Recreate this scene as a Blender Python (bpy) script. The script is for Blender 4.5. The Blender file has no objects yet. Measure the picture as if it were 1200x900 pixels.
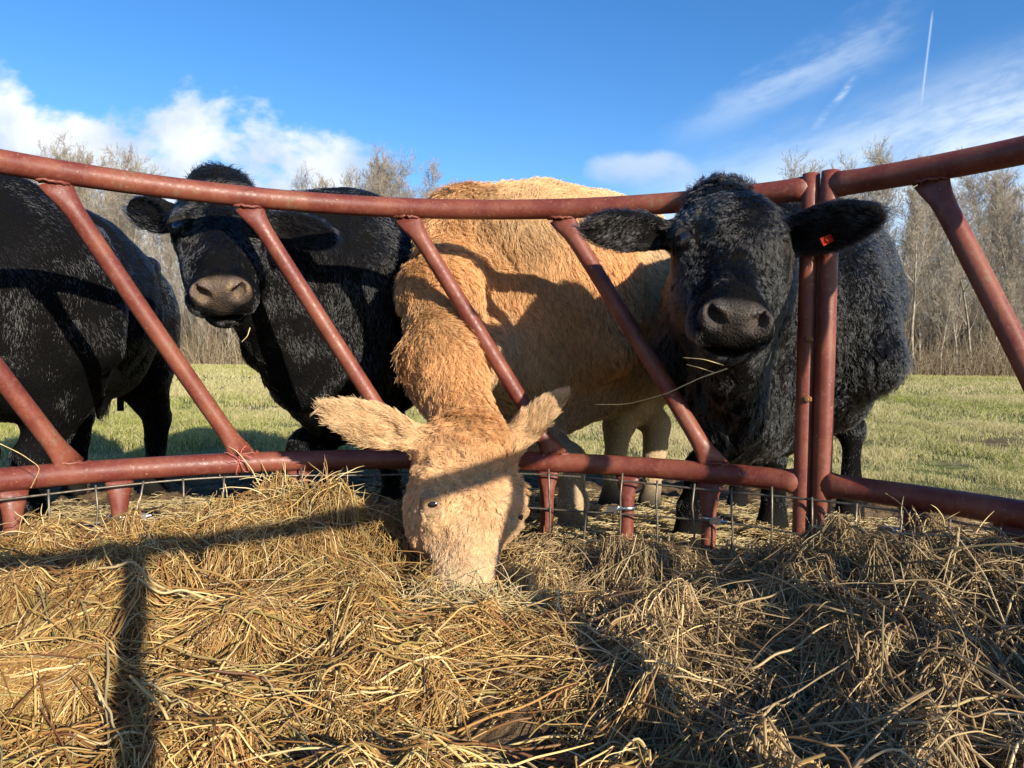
import bpy, math, random
import numpy as np
from mathutils import Vector, Matrix

rng = np.random.default_rng(7)
random.seed(7)
R_ = math.radians
sc = bpy.context.scene
COL = sc.collection

# ------------------------------------------------------------------ camera, sky, sun, exposure
CAMZ, PITCH, ROLL, FPX = 0.67, 0.032, 0.0149, 873.0
cam_d = bpy.data.cameras.new('camera')
cam = bpy.data.objects.new('camera', cam_d)
COL.objects.link(cam)
cam_d.sensor_width = 36.0
cam_d.lens = 36.0 * FPX / 1200.0
cam_d.clip_start = 0.02
cam_d.clip_end = 3000
CM = Matrix.Rotation(math.pi / 2 - PITCH, 4, 'X') @ Matrix.Rotation(ROLL, 4, 'Z')
cam.matrix_world = Matrix.Translation((0, 0, CAMZ)) @ CM
sc.camera = cam
CM3 = np.array(CM.to_3x3())

SUN_EL, SUN_AZ = R_(20.0), R_(35.0)          # azimuth: degrees to the right of straight behind the camera
to_sun = Vector((math.sin(SUN_AZ) * math.cos(SUN_EL), -math.cos(SUN_AZ) * math.cos(SUN_EL), math.sin(SUN_EL)))
sun_d = bpy.data.lights.new('sun', 'SUN')
sun_d.energy = 5.0
sun_d.angle = R_(0.5)
sun_d.color = (1.0, 0.92, 0.77)
sun = bpy.data.objects.new('sun', sun_d)
COL.objects.link(sun)
sun.rotation_euler = to_sun.to_track_quat('Z', 'Y').to_euler()
sc.view_settings.view_transform = 'Standard'
sc.view_settings.look = 'None'
sc.view_settings.gamma = 1
sc.view_settings.exposure = 0.80
sc.view_settings.use_curve_mapping = False
sc.render.engine = 'CYCLES'
sc.cycles.max_bounces = 6
sc.cycles.diffuse_bounces = 3
sc.cycles.glossy_bounces = 2
sc.cycles.transmission_bounces = 4
sc.cycles.transparent_max_bounces = 6
sc.cycles.use_denoising = True
sc.cycles_curves.shape = 'RIBBONS'
try:
    sc.cycles_curves.subdivisions = 2
except Exception:
    pass


class NB:
    """small node-tree builder"""
    def __init__(self, tree):
        self.t = tree
    def n(self, kind, **kw):
        nd = self.t.nodes.new(kind)
        for k, v in kw.items():
            setattr(nd, k, v)
        return nd
    def put(self, sock, v):
        if isinstance(v, bpy.types.NodeSocket):
            self.t.links.new(v, sock)
        elif v is not None:
            sock.default_value = v
    def math(self, op, a, b=None, c=None, clamp=False):
        nd = self.n('ShaderNodeMath', operation=op, use_clamp=clamp)
        self.put(nd.inputs[0], a)
        if b is not None: self.put(nd.inputs[1], b)
        if c is not None: self.put(nd.inputs[2], c)
        return nd.outputs[0]
    def rng(self, v, a, b, c=0.0, d=1.0, smooth=True):
        nd = self.n('ShaderNodeMapRange', interpolation_type='SMOOTHSTEP' if smooth else 'LINEAR')
        for s, x in zip(nd.inputs[:5], (v, a, b, c, d)):
            self.put(s, x)
        return nd.outputs[0]
    def noise(self, vec, scale, detail=4.0, rough=0.5, dist=0.0):
        nd = self.n('ShaderNodeTexNoise')
        self.put(nd.inputs['Vector'], vec)
        nd.inputs['Scale'].default_value = scale
        nd.inputs['Detail'].default_value = detail
        nd.inputs['Roughness'].default_value = rough
        nd.inputs['Distortion'].default_value = dist
        return nd.outputs[0]
    def mix(self, f, a, b):
        nd = self.n('ShaderNodeMix', data_type='RGBA')
        self.put(nd.inputs[0], f)
        self.put(nd.inputs[6], a)
        self.put(nd.inputs[7], b)
        return nd.outputs[2]
    def comb(self, x, y, z=0.0):
        nd = self.n('ShaderNodeCombineXYZ')
        for s, v in zip(nd.inputs, (x, y, z)):
            self.put(s, v)
        return nd.outputs[0]


def c4(c):
    return (c[0], c[1], c[2], 1.0)


def make_world():
    w = bpy.data.worlds.new('World')
    sc.world = w
    w.use_nodes = True
    w.node_tree.nodes.clear()
    b = NB(w.node_tree)
    sky = b.n('ShaderNodeTexSky', sky_type='NISHITA')
    sky.sun_disc = False
    sky.sun_elevation = SUN_EL
    sky.sun_rotation = math.pi - SUN_AZ
    sky.altitude = 600
    sky.air_density = 1.0
    sky.dust_density = 0.35
    sky.ozone_density = 2.2
    tc = b.n('ShaderNodeTexCoord')
    sep = b.n('ShaderNodeSeparateXYZ')
    b.put(sep.inputs[0], tc.outputs['Generated'])
    x, y, z = sep.outputs
    ay = b.math('MAXIMUM', b.math('ABSOLUTE', y), 0.05)
    u = b.math('DIVIDE', x, ay)
    v = b.math('DIVIDE', z, ay)
    uv = b.comb(u, v, 0.0)
    # heap clouds low on the left
    n1 = b.noise(b.comb(b.math('MULTIPLY', u, 1.0), b.math('MULTIPLY', v, 1.35), 3.1), 6.5, 8, 0.55, 0.15)
    edge = b.rng(u, -0.72, -0.18, 0.385, 0.262, smooth=False)
    d1 = b.math('MULTIPLY', b.math('SUBTRACT', edge, v), 5.5)
    d1 = b.math('MINIMUM', d1, 0.42)
    m1 = b.rng(b.math('ADD', b.math('MULTIPLY', b.math('SUBTRACT', n1, 0.5), 2.6), d1), -0.04, 0.34)
    m1 = b.math('MULTIPLY', m1, b.rng(u, -0.24, -0.13, 1.0, 0.0))
    # small grey-white cloud on the right of the middle
    ex = b.math('DIVIDE', b.math('SUBTRACT', u, 0.165), 0.075)
    ey = b.math('DIVIDE', b.math('SUBTRACT', v, 0.252), 0.030)
    r2 = b.math('ADD', b.math('MULTIPLY', ex, ex), b.math('MULTIPLY', ey, ey))
    m2 = b.rng(b.math('ADD', b.math('SUBTRACT', 1.0, r2), b.math('MULTIPLY', b.math('SUBTRACT', n1, 0.5), 4.0)), 0.0, 1.1)
    m2 = b.math('MULTIPLY', m2, b.rng(r2, 0.9, 2.6, 1.0, 0.0))
    # thin high cloud fanning out to the right
    a = R_(21)
    s1 = b.math('ADD', b.math('MULTIPLY', u, math.cos(a)), b.math('MULTIPLY', v, math.sin(a)))
    s2 = b.math('SUBTRACT', b.math('MULTIPLY', v, math.cos(a)), b.math('MULTIPLY', u, math.sin(a)))
    n3 = b.noise(b.comb(b.math('MULTIPLY', s1, 0.8), b.math('MULTIPLY', s2, 4.2), 8.0), 5.0, 8, 0.62, 0.25)
    n4 = b.noise(b.comb(s1, b.math('MULTIPLY', s2, 2.0), 2.0), 22.0, 6, 0.6, 0.4)
    nn = b.math('ADD', b.math('MULTIPLY', n3, 0.7), b.math('MULTIPLY', n4, 0.3))
    line = b.math('ADD', b.math('MULTIPLY', b.math('SUBTRACT', u, 0.687), 0.37), 0.455)
    below = b.math('SUBTRACT', line, v)
    wedge = b.math('MULTIPLY', b.rng(below, -0.02, 0.13), b.rng(u, 0.0, 0.26))
    m3 = b.math('MULTIPLY', wedge, b.rng(nn, 0.38, 0.60, 0.42, 0.95))
    # one brighter streak above the fan
    l2 = b.math('ADD', b.math('MULTIPLY', b.math('SUBTRACT', u, 0.30), 0.50), 0.345)
    l2 = b.math('ADD', l2, b.math('MULTIPLY', b.math('SUBTRACT', n4, 0.5), 0.03))
    dd = b.math('ABSOLUTE', b.math('SUBTRACT', v, l2))
    wd = b.rng(u, 0.10, 0.5, 0.018, 0.070, smooth=False)
    st = b.rng(b.math('DIVIDE', dd, wd), 0.0, 1.0, 1.0, 0.0)
    st = b.math('MULTIPLY', b.math('MULTIPLY', st, b.rng(u, 0.16, 0.34)), b.rng(u, 0.44, 0.56, 1.0, 0.0))
    m4 = b.math('MULTIPLY', st, b.rng(nn, 0.36, 0.62, 0.05, 0.45))
    # contrails
    def trail(u0, v0, u1, v1, w, amp, nz=False):
        L = math.hypot(u1 - u0, v1 - v0)
        tx, ty = (u1 - u0) / L, (v1 - v0) / L
        du = b.math('SUBTRACT', u, u0)
        dv = b.math('SUBTRACT', v, v0)
        along = b.math('ADD', b.math('MULTIPLY', du, tx), b.math('MULTIPLY', dv, ty))
        perp = b.math('ABSOLUTE', b.math('SUBTRACT', b.math('MULTIPLY', du, ty), b.math('MULTIPLY', dv, tx)))
        m = b.rng(perp, 0.0, w, 1.0, 0.0)
        m = b.math('MULTIPLY', m, b.math('MULTIPLY', b.rng(along, 0.0, 0.02), b.rng(along, L - 0.05, L, 1.0, 0.0)))
        m = b.math('MULTIPLY', m, amp)
        if nz:
            m = b.math('MULTIPLY', m, b.rng(n4, 0.42, 0.6, 0.1, 1.0))
        return m
    m5 = trail(0.549, 0.475, 0.536, 0.33, 0.0024, 0.5)
    m6 = trail(0.455, 0.39, 0.39, 0.305, 0.008, 0.6, True)
    inv = 1.0
    acc = b.math('SUBTRACT', 1.0, m3)
    for m in (m4, m5, m6):
        acc = b.math('MULTIPLY', acc, b.math('SUBTRACT', 1.0, m, clamp=True))
    thin = b.math('SUBTRACT', 1.0, acc, clamp=True)
    up = b.rng(y, 0.0, 0.1)
    shade = b.noise(b.comb(u, b.math('ADD', v, 0.03), 3.1), 9.0, 5, 0.5)
    ccol = b.mix(b.rng(shade, 0.35, 0.62), (3.6, 4.3, 5.3, 1), (5.6, 5.9, 6.3, 1))
    c2 = b.mix(b.rng(v, 0.225, 0.275), (3.0, 3.7, 4.8, 1), (4.3, 4.8, 5.6, 1))
    # deepen the clear sky's blue
    gm = b.n('ShaderNodeHueSaturation')
    gm.inputs['Saturation'].default_value = 1.32
    gm.inputs['Value'].default_value = 1.14
    gm.inputs['Hue'].default_value = 0.508
    b.put(gm.inputs['Color'], sky.outputs[0])
    c = b.mix(b.math('MULTIPLY', b.math('MULTIPLY', thin, up), 0.9), gm.outputs[0], (4.9, 5.6, 6.3, 1))
    c = b.mix(b.math('MULTIPLY', b.math('MULTIPLY', m2, up), 0.68), c, c2)
    c = b.mix(b.math('MULTIPLY', m1, up), c, ccol)
    bg = b.n('ShaderNodeBackground')
    bg.inputs['Strength'].default_value = 0.105
    b.put(bg.inputs['Color'], c)
    out = b.n('ShaderNodeOutputWorld')
    b.put(out.inputs[0], bg.outputs[0])


make_world()

# ------------------------------------------------------------------ helpers
def pix(px, py, Y):
    """world point that stands at distance Y (metres along +Y) in the direction of a photo pixel"""
    d = CM3 @ np.array([(px - 600) / FPX, (450 - py) / FPX, -1.0])
    return np.array([0, 0, CAMZ]) + d * (Y / d[1])


_T = rng.random((32, 32, 32)).astype(np.float32)
def vnoise(p, freq, seed=0.0):
    """value noise, -1..1, p (n,3)"""
    q = p * freq + seed * 7.31 + 100.0
    i = np.floor(q).astype(np.int64)
    f = q - i
    f = f * f * (3 - 2 * f)
    r = 0
    for a in (0, 1):
        for b_ in (0, 1):
            for c in (0, 1):
                w = (f[:, 0] if a else 1 - f[:, 0]) * (f[:, 1] if b_ else 1 - f[:, 1]) * (f[:, 2] if c else 1 - f[:, 2])
                r = r + w * _T[(i[:, 0] + a) & 31, (i[:, 1] + b_) & 31, (i[:, 2] + c) & 31]
    return r * 2 - 1


def fbm(p, freq, octv=3, seed=0.0):
    r, a = 0, 1.0
    for k in range(octv):
        r = r + a * vnoise(p, freq * 2.03 ** k, seed + k)
        a *= 0.5
    return r


def nrm(v, axis=-1):
    return v / (np.linalg.norm(v, axis=axis, keepdims=True) + 1e-9)


def link(o, parent=None):
    COL.objects.link(o)
    if parent is not None:
        o.parent = parent
    return o


def tag(o, label=None, cat=None, group=None, kind=None):
    if label: o['label'] = label
    if cat: o['category'] = cat
    if group: o['group'] = group
    if kind: o['kind'] = kind
    return o


def empty(name, loc=(0, 0, 0)):
    o = bpy.data.objects.new(name, None)
    o.location = loc
    COL.objects.link(o)
    o.empty_display_size = 0.1
    return o


def mesh_obj(name, V, F, mat, parent=None, smooth=True, origin=None, colors=None):
    """V (n,3) world points; the object sits at its origin, under its parent's"""
    V = np.asarray(V, float)
    base = np.zeros(3)
    if parent is not None:
        q = parent
        while q is not None:
            base = base + np.array(q.location)
            q = q.parent
    org = np.zeros(3) if origin is None else np.array(origin, float)
    if parent is not None and origin is None:
        org = base
    me = bpy.data.meshes.new(name)
    F = [tuple(int(i) for i in f) for f in F] if not isinstance(F, np.ndarray) else F
    if isinstance(F, np.ndarray):
        n, k = F.shape
        me.vertices.add(len(V))
        me.vertices.foreach_set('co', (V - org).astype(np.float32).ravel())
        me.loops.add(n * k)
        me.loops.foreach_set('vertex_index', F.astype(np.int32).ravel())
        me.polygons.add(n)
        me.polygons.foreach_set('loop_start', np.arange(0, n * k, k, dtype=np.int32))
        me.update(calc_edges=True)
    else:
        me.from_pydata([tuple(v) for v in (V - org)], [], F)
        me.update()
    me.polygons.foreach_set('use_smooth', np.full(len(me.polygons), smooth))
    if colors is not None:
        at = me.attributes.new('tint', 'FLOAT_COLOR', 'POINT')
        cc = np.ones((len(V), 4), np.float32)
        cc[:, :colors.shape[1]] = colors
        at.data.foreach_set('color', cc.ravel())
    for m in (mat if isinstance(mat, (list, tuple)) else [mat]):
        me.materials.append(m)
    o = bpy.data.objects.new(name, me)
    o.location = org - base
    link(o, parent)
    return o


def merge(parts):
    Vs, Fs, n = [], [], 0
    for V, F in parts:
        Vs.append(np.asarray(V))
        Fs += [tuple(i + n for i in f) for f in F]
        n += len(V)
    return np.concatenate(Vs), Fs


def sweep(P, ra, rb=None, wdir=None, seg=16, cap=True, power=2.0):
    """tube along P; ra along wdir side, rb across"""
    P = np.asarray(P, float)
    n = len(P)
    ra = np.broadcast_to(np.asarray(ra, float), (n,))
    rb = ra if rb is None else np.broadcast_to(np.asarray(rb, float), (n,))
    T = nrm(np.gradient(P, axis=0))
    if wdir is None:
        wdir = np.array([0.0, 0.0, 1.0]) if abs(T[0][2]) < 0.8 else np.array([1.0, 0.0, 0.0])
    wd = np.broadcast_to(np.asarray(wdir, float), (n, 3))
    W = nrm(wd - T * (wd * T).sum(1, keepdims=True))
    B = np.cross(T, W)
    a = np.linspace(0, 2 * np.pi, seg, endpoint=False)
    ca, sa = np.cos(a), np.sin(a)
    V = P[:, None] + W[:, None] * (ra[:, None] * ca)[..., None] + B[:, None] * (rb[:, None] * sa)[..., None]
    V = V.reshape(-1, 3)
    F = []
    for i in range(n - 1):
        for j in range(seg):
            k = (j + 1) % seg
            F.append((i * seg + j, i * seg + k, (i + 1) * seg + k, (i + 1) * seg + j))
    if cap:
        F.append(tuple(range(seg))[::-1])
        F.append(tuple((n - 1) * seg + j for j in range(seg)))
    return V, F


def box(c, h, M=None):
    """box, centre c, half sizes h, rows of M are its axes"""
    s = np.array([[x, y, z] for x in (-1, 1) for y in (-1, 1) for z in (-1, 1)], float) * np.array(h)
    if M is not None:
        s = s @ np.array(M)
    F = [(0, 1, 3, 2), (4, 6, 7, 5), (0, 4, 5, 1), (2, 3, 7, 6), (0, 2, 6, 4), (1, 5, 7, 3)]
    return s + np.array(c), F


def strands(name, P, rad, mat, parent=None, colors=None):
    """P (n,k,3) world points, rad (n,k) or (k,) -> one hair-curves object; colors (n,3)"""
    n, k, _ = P.shape
    base = np.zeros(3)
    q = parent
    while q is not None:
        base = base + np.array(q.location)
        q = q.parent
    hc = bpy.data.hair_curves.new(name)
    hc.add_curves([k] * n)
    hc.attributes['position'].data.foreach_set('vector', (P - base).astype(np.float32).ravel())
    r = hc.attributes.get('radius') or hc.attributes.new('radius', 'FLOAT', 'POINT')
    r.data.foreach_set('value', np.broadcast_to(rad, (n, k)).astype(np.float32).ravel())
    if colors is not None:
        at = hc.attributes.new('tint', 'FLOAT_COLOR', 'CURVE')
        cc = np.ones((n, 4), np.float32)
        cc[:, :3] = colors
        at.data.foreach_set('color', cc.ravel())
    hc.materials.append(mat)
    o = bpy.data.objects.new(name, hc)
    link(o, parent)
    return o


# ------------------------------------------------------------------ materials
def new_mat(name):
    m = bpy.data.materials.new(name)
    m.use_nodes = True
    m.node_tree.nodes.clear()
    b = NB(m.node_tree)
    out = b.n('ShaderNodeOutputMaterial')
    return m, b, out


def principled(b, out, col, rough=0.5, spec=0.5, metal=0.0, bump=None, bstr=0.3, bdist=0.01):
    p = b.n('ShaderNodeBsdfPrincipled')
    b.put(p.inputs['Base Color'], col)
    b.put(p.inputs['Roughness'], rough)
    b.put(p.inputs['Metallic'], metal)
    b.put(p.inputs['Specular IOR Level'], spec)
    if bump is not None:
        bm = b.n('ShaderNodeBump')
        bm.inputs['Strength'].default_value = bstr
        bm.inputs['Distance'].default_value = bdist
        b.put(bm.inputs['Height'], bump)
        b.put(p.inputs['Normal'], bm.outputs[0])
    b.put(out.inputs[0], p.outputs[0])
    return p


def mat_paint():
    m, b, out = new_mat('red_oxide_paint')
    geo = b.n('ShaderNodeNewGeometry').outputs['Position']
    n1 = b.noise(geo, 9, 5, 0.6)
    n2 = b.noise(geo, 90, 5, 0.65)
    n3 = b.noise(geo, 420, 3, 0.6)
    c = b.mix(b.rng(n1, 0.38, 0.62), c4((0.135, 0.028, 0.019)), c4((0.20, 0.058, 0.034)))
    c = b.mix(b.rng(n2, 0.50, 0.75, 0.0, 0.6), c, c4((0.235, 0.10, 0.062)))     # chalky faded paint
    c = b.mix(b.rng(n3, 0.66, 0.76, 0.0, 0.7), c, c4((0.12, 0.05, 0.028)))     # rust freckles
    spots = b.math('MULTIPLY', b.rng(n2, 0.30, 0.38, 1.0, 0.0), b.rng(n3, 0.4, 0.55))
    c = b.mix(b.math('MULTIPLY', spots, 0.8), c, c4((0.33, 0.24, 0.13)))       # dust and dried mud
    mp = b.n('ShaderNodeMapping')
    b.put(mp.inputs[0], geo)
    mp.inputs['Scale'].default_value = (40, 40, 6)
    sv = b.noise(mp.outputs[0], 3.0, 6, 0.7)
    c = b.mix(b.rng(sv, 0.60, 0.66, 0.0, 0.75), c, c4((0.085, 0.030, 0.018)))  # scuffs and rubbed streaks
    c = b.mix(b.math('MULTIPLY', b.rng(n1, 0.55, 0.66), b.rng(n2, 0.52, 0.60, 0.0, 0.8)), c, c4((0.17, 0.105, 0.06)))  # bare rusty patches
    h = b.math('ADD', b.math('MULTIPLY', n2, 0.5), b.math('MULTIPLY', n3, 0.5))
    principled(b, out, c, b.rng(n2, 0.3, 0.7, 0.34, 0.62), 0.4, bump=h, bstr=0.4, bdist=0.002)
    return m


def mat_metal(name, col, rough, metal=1.0):
    m, b, out = new_mat(name)
    geo = b.n('ShaderNodeNewGeometry').outputs['Position']
    n = b.noise(geo, 160, 4, 0.6)
    c = b.mix(b.rng(n, 0.4, 0.65), c4(col), c4([x * 0.62 for x in col]))
    principled(b, out, c, rough, 0.5, metal, bump=n, bstr=0.2, bdist=0.001)
    return m


def mat_plain(name, col, rough=0.8, spec=0.3, var=0.25, scale=60):
    m, b, out = new_mat(name)
    geo = b.n('ShaderNodeNewGeometry').outputs['Position']
    n = b.noise(geo, scale, 5, 0.6)
    c = b.mix(b.rng(n, 0.35, 0.65), c4([x * (1 - var) for x in col]), c4([x * (1 + var) for x in col]))
    principled(b, out, c, rough, spec, bump=n, bstr=0.3, bdist=0.003)
    return m


def mat_hair_tint(name, rough=0.55, spec=0.35, tip=0.25, trans=0.0, jitter=0.35):
    """fibres coloured by their tint attribute, jittered per strand"""
    m, b, out = new_mat(name)
    at = b.n('ShaderNodeAttribute', attribute_name='tint')
    hi = b.n('ShaderNodeHairInfo')
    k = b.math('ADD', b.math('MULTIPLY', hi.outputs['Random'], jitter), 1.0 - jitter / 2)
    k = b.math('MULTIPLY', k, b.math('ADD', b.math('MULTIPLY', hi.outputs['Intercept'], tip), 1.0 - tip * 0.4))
    vm = b.n('ShaderNodeVectorMath', operation='SCALE')
    b.put(vm.inputs[0], at.outputs['Color'])
    b.put(vm.inputs['Scale'], k)
    p = principled(b, out, vm.outputs[0], rough, spec)
    if trans > 0:
        tr = b.n('ShaderNodeBsdfTranslucent')
        b.put(tr.inputs[0], vm.outputs[0])
        mx = b.n('ShaderNodeMixShader')
        mx.inputs[0].default_value = trans
        b.put(mx.inputs[1], p.outputs[0])
        b.put(mx.inputs[2], tr.outputs[0])
        b.put(out.inputs[0], mx.outputs[0])
    return m


def mat_fur(name, rough, coat=0.0, jitter=0.3, tip=0.2, ior=1.50):
    m, b, out = new_mat(name)
    at = b.n('ShaderNodeAttribute', attribute_name='tint')
    hi = b.n('ShaderNodeHairInfo')
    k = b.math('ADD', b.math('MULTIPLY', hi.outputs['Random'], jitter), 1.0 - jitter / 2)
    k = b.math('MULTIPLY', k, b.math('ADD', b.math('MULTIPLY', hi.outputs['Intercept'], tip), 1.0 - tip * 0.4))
    vm = b.n('ShaderNodeVectorMath', operation='SCALE')
    b.put(vm.inputs[0], at.outputs['Color'])
    b.put(vm.inputs['Scale'], k)
    h = b.n('ShaderNodeBsdfHairPrincipled', model='CHIANG', parametrization='COLOR')
    b.put(h.inputs['Color'], vm.outputs[0])
    h.inputs['Roughness'].default_value = rough
    h.inputs['Radial Roughness'].default_value = rough + 0.15
    h.inputs['Coat'].default_value = coat
    h.inputs['IOR'].default_value = ior
    b.put(out.inputs[0], h.outputs[0])
    return m


def mat_skin(name, rough=0.6, spec=0.4, bstr=0.6):
    m, b, out = new_mat(name)
    at = b.n('ShaderNodeAttribute', attribute_name='tint')
    geo = b.n('ShaderNodeNewGeometry').outputs['Position']
    n = b.noise(geo, 260, 4, 0.6)
    vo = b.n('ShaderNodeTexVoronoi')
    b.put(vo.inputs['Vector'], geo)
    vo.inputs['Scale'].default_value = 210
    nose = at.outputs['Alpha']
    vm = b.n('ShaderNodeVectorMath', operation='SCALE')
    b.put(vm.inputs[0], at.outputs['Color'])
    b.put(vm.inputs['Scale'], b.rng(n, 0.3, 0.7, 0.7, 1.3))
    h = b.math('ADD', b.math('MULTIPLY', n, 0.4), b.math('MULTIPLY', vo.outputs['Distance'], 0.9))
    principled(b, out, vm.outputs[0], b.rng(nose, 0.0, 1.0, 0.27, 0.85, smooth=False), b.rng(nose, 0.0, 1.0, spec, 0.06, smooth=False), bump=h, bstr=bstr, bdist=0.004)
    return m


PAINT = mat_paint()
WIRE = mat_metal('weathered_wire', (0.20, 0.17, 0.13), 0.5, 0.7)
ZINC = mat_metal('zinc_clamp', (0.62, 0.63, 0.66), 0.32)
BOLT = mat_plain('rusty_bolt', (0.26, 0.12, 0.05), 0.75)
STRAW = mat_hair_tint('dry_hay_stems', 0.5, 0.4, 0.15, 0.12, 0.55)
HAYBASE = mat_plain('shaded_hay_base', (0.030, 0.018, 0.008), 0.9, 0.1, 0.5, 120)  # near-black sheet under the stems; shade of their gaps put into its colour
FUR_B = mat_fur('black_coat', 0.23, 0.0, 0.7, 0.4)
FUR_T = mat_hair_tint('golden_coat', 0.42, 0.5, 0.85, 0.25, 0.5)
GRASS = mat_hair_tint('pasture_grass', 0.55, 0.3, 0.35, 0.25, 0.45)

# ------------------------------------------------------------------ ground
RCX, RCY, RR = -0.136, 0.727, 1.2          # centre and radius of the ring feeder
ZTOP, ZBOT = CAMZ + 0.385, CAMZ - 0.260

def sstep(x, a, b):
    t = np.clip((x - a) / (b - a), 0, 1)
    return t * t * (3 - 2 * t)


def ground_z(x, y, fine=True):
    r = np.hypot(x - RCX, y - RCY)
    z = 0.155 * (1 - sstep(r, 1.3, 3.3))
    p = np.stack([x, y, np.zeros_like(x)], -1)
    sh = p.shape[:-1]
    p = p.reshape(-1, 3)
    z = z + (0.025 * fbm(p, 0.35, 2, 3)).reshape(sh) * sstep(r, 3, 8)
    if fine:
        mud = mud_mask(x, y)
        cl = fbm(p, 9.0, 4, 5).reshape(sh)
        cl2 = np.abs(vnoise(p, 17.0, 11)).reshape(sh)
        z = z + mud * (0.032 * cl + 0.030 * (0.5 - cl2)) + (1 - mud) * 0.006 * cl
    return z


def mud_mask(x, y):
    r = np.hypot(x - RCX, y - RCY)
    p = np.stack([x, y, np.zeros_like(x)], -1)
    sh = p.shape[:-1]
    n = fbm(p.reshape(-1, 3), 0.9, 3, 9).reshape(sh)
    m = 1 - sstep(r + 0.8 * n, 3.1, 4.5)
    patch = np.exp(-(((x - 4.15) / 1.2) ** 2 + ((y - 6.6) / 0.55) ** 2))
    return np.clip(m + 0.9 * patch, 0, 1)


def mat_ground():
    m, b, out = new_mat('pasture_soil_and_turf')
    at = b.n('ShaderNodeAttribute', attribute_name='tint')
    geo = b.n('ShaderNodeNewGeometry').outputs['Position']
    sc_ = b.n('ShaderNodeMapping')
    b.put(sc_.inputs[0], geo)
    sc_.inputs['Scale'].default_value = (1.0, 0.55, 1.0)
    v = sc_.outputs[0]
    n1 = b.noise(v, 0.22, 5, 0.6)
    n2 = b.noise(v, 1.8, 6, 0.65)
    n3 = b.noise(v, 14, 6, 0.7)
    g = b.mix(b.rng(n3, 0.35, 0.65), c4((0.085, 0.10, 0.022)), c4((0.19, 0.20, 0.05)))
    st = b.mix(b.rng(n3, 0.35, 0.65), c4((0.19, 0.15, 0.062)), c4((0.33, 0.27, 0.13)))
    f = b.math('ADD', b.math('MULTIPLY', n1, 0.55), b.math('MULTIPLY', n2, 0.45))
    turf = b.mix(b.rng(f, 0.44, 0.60), g, st)
    sep = b.n('ShaderNodeSeparateXYZ')
    b.put(sep.inputs[0], geo)
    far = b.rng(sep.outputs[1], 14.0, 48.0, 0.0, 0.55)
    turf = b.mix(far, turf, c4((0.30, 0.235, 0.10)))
    mud = b.mix(b.rng(n3, 0.35, 0.65), c4((0.055, 0.032, 0.017)), c4((0.21, 0.135, 0.070)))
    nf = b.noise(geo, 60, 5, 0.7)
    mud = b.mix(b.rng(nf, 0.58, 0.68, 0, 0.6), mud, c4((0.30, 0.22, 0.11)))
    c = b.mix(at.outputs['Alpha'], turf, mud)
    h = b.math('ADD', n3, b.math('MULTIPLY', nf, 0.5))
    principled(b, out, c, 0.9, 0.15, bump=h, bstr=0.8, bdist=0.03)
    return m


def make_ground():
    rr = np.concatenate([[0.02, 0.5, 0.9], np.arange(1.05, 5.6, 0.016), 5.6 * 1.045 ** np.arange(0, 122)])
    a = np.linspace(0, 2 * np.pi, 760, endpoint=False)
    X = RCX + rr[:, None] * np.sin(a)[None]
    Y = RCY + rr[:, None] * np.cos(a)[None]
    Z = ground_z(X, Y)
    V = np.stack([X, Y, Z], -1).reshape(-1, 3)
    n, k = X.shape
    i = np.arange(n - 1)[:, None] * k + np.arange(k)[None]
    j = np.arange(n - 1)[:, None] * k + (np.arange(k)[None] + 1) % k
    F = np.stack([i, i + k, j + k, j], -1).reshape(-1, 4)
    col = np.ones((len(V), 4), np.float32)
    col[:, 3] = mud_mask(X, Y).ravel()
    o = mesh_obj('ground', V, F, mat_ground(), colors=col)
    tag(o, kind='structure')
    return o


make_ground()


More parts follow.
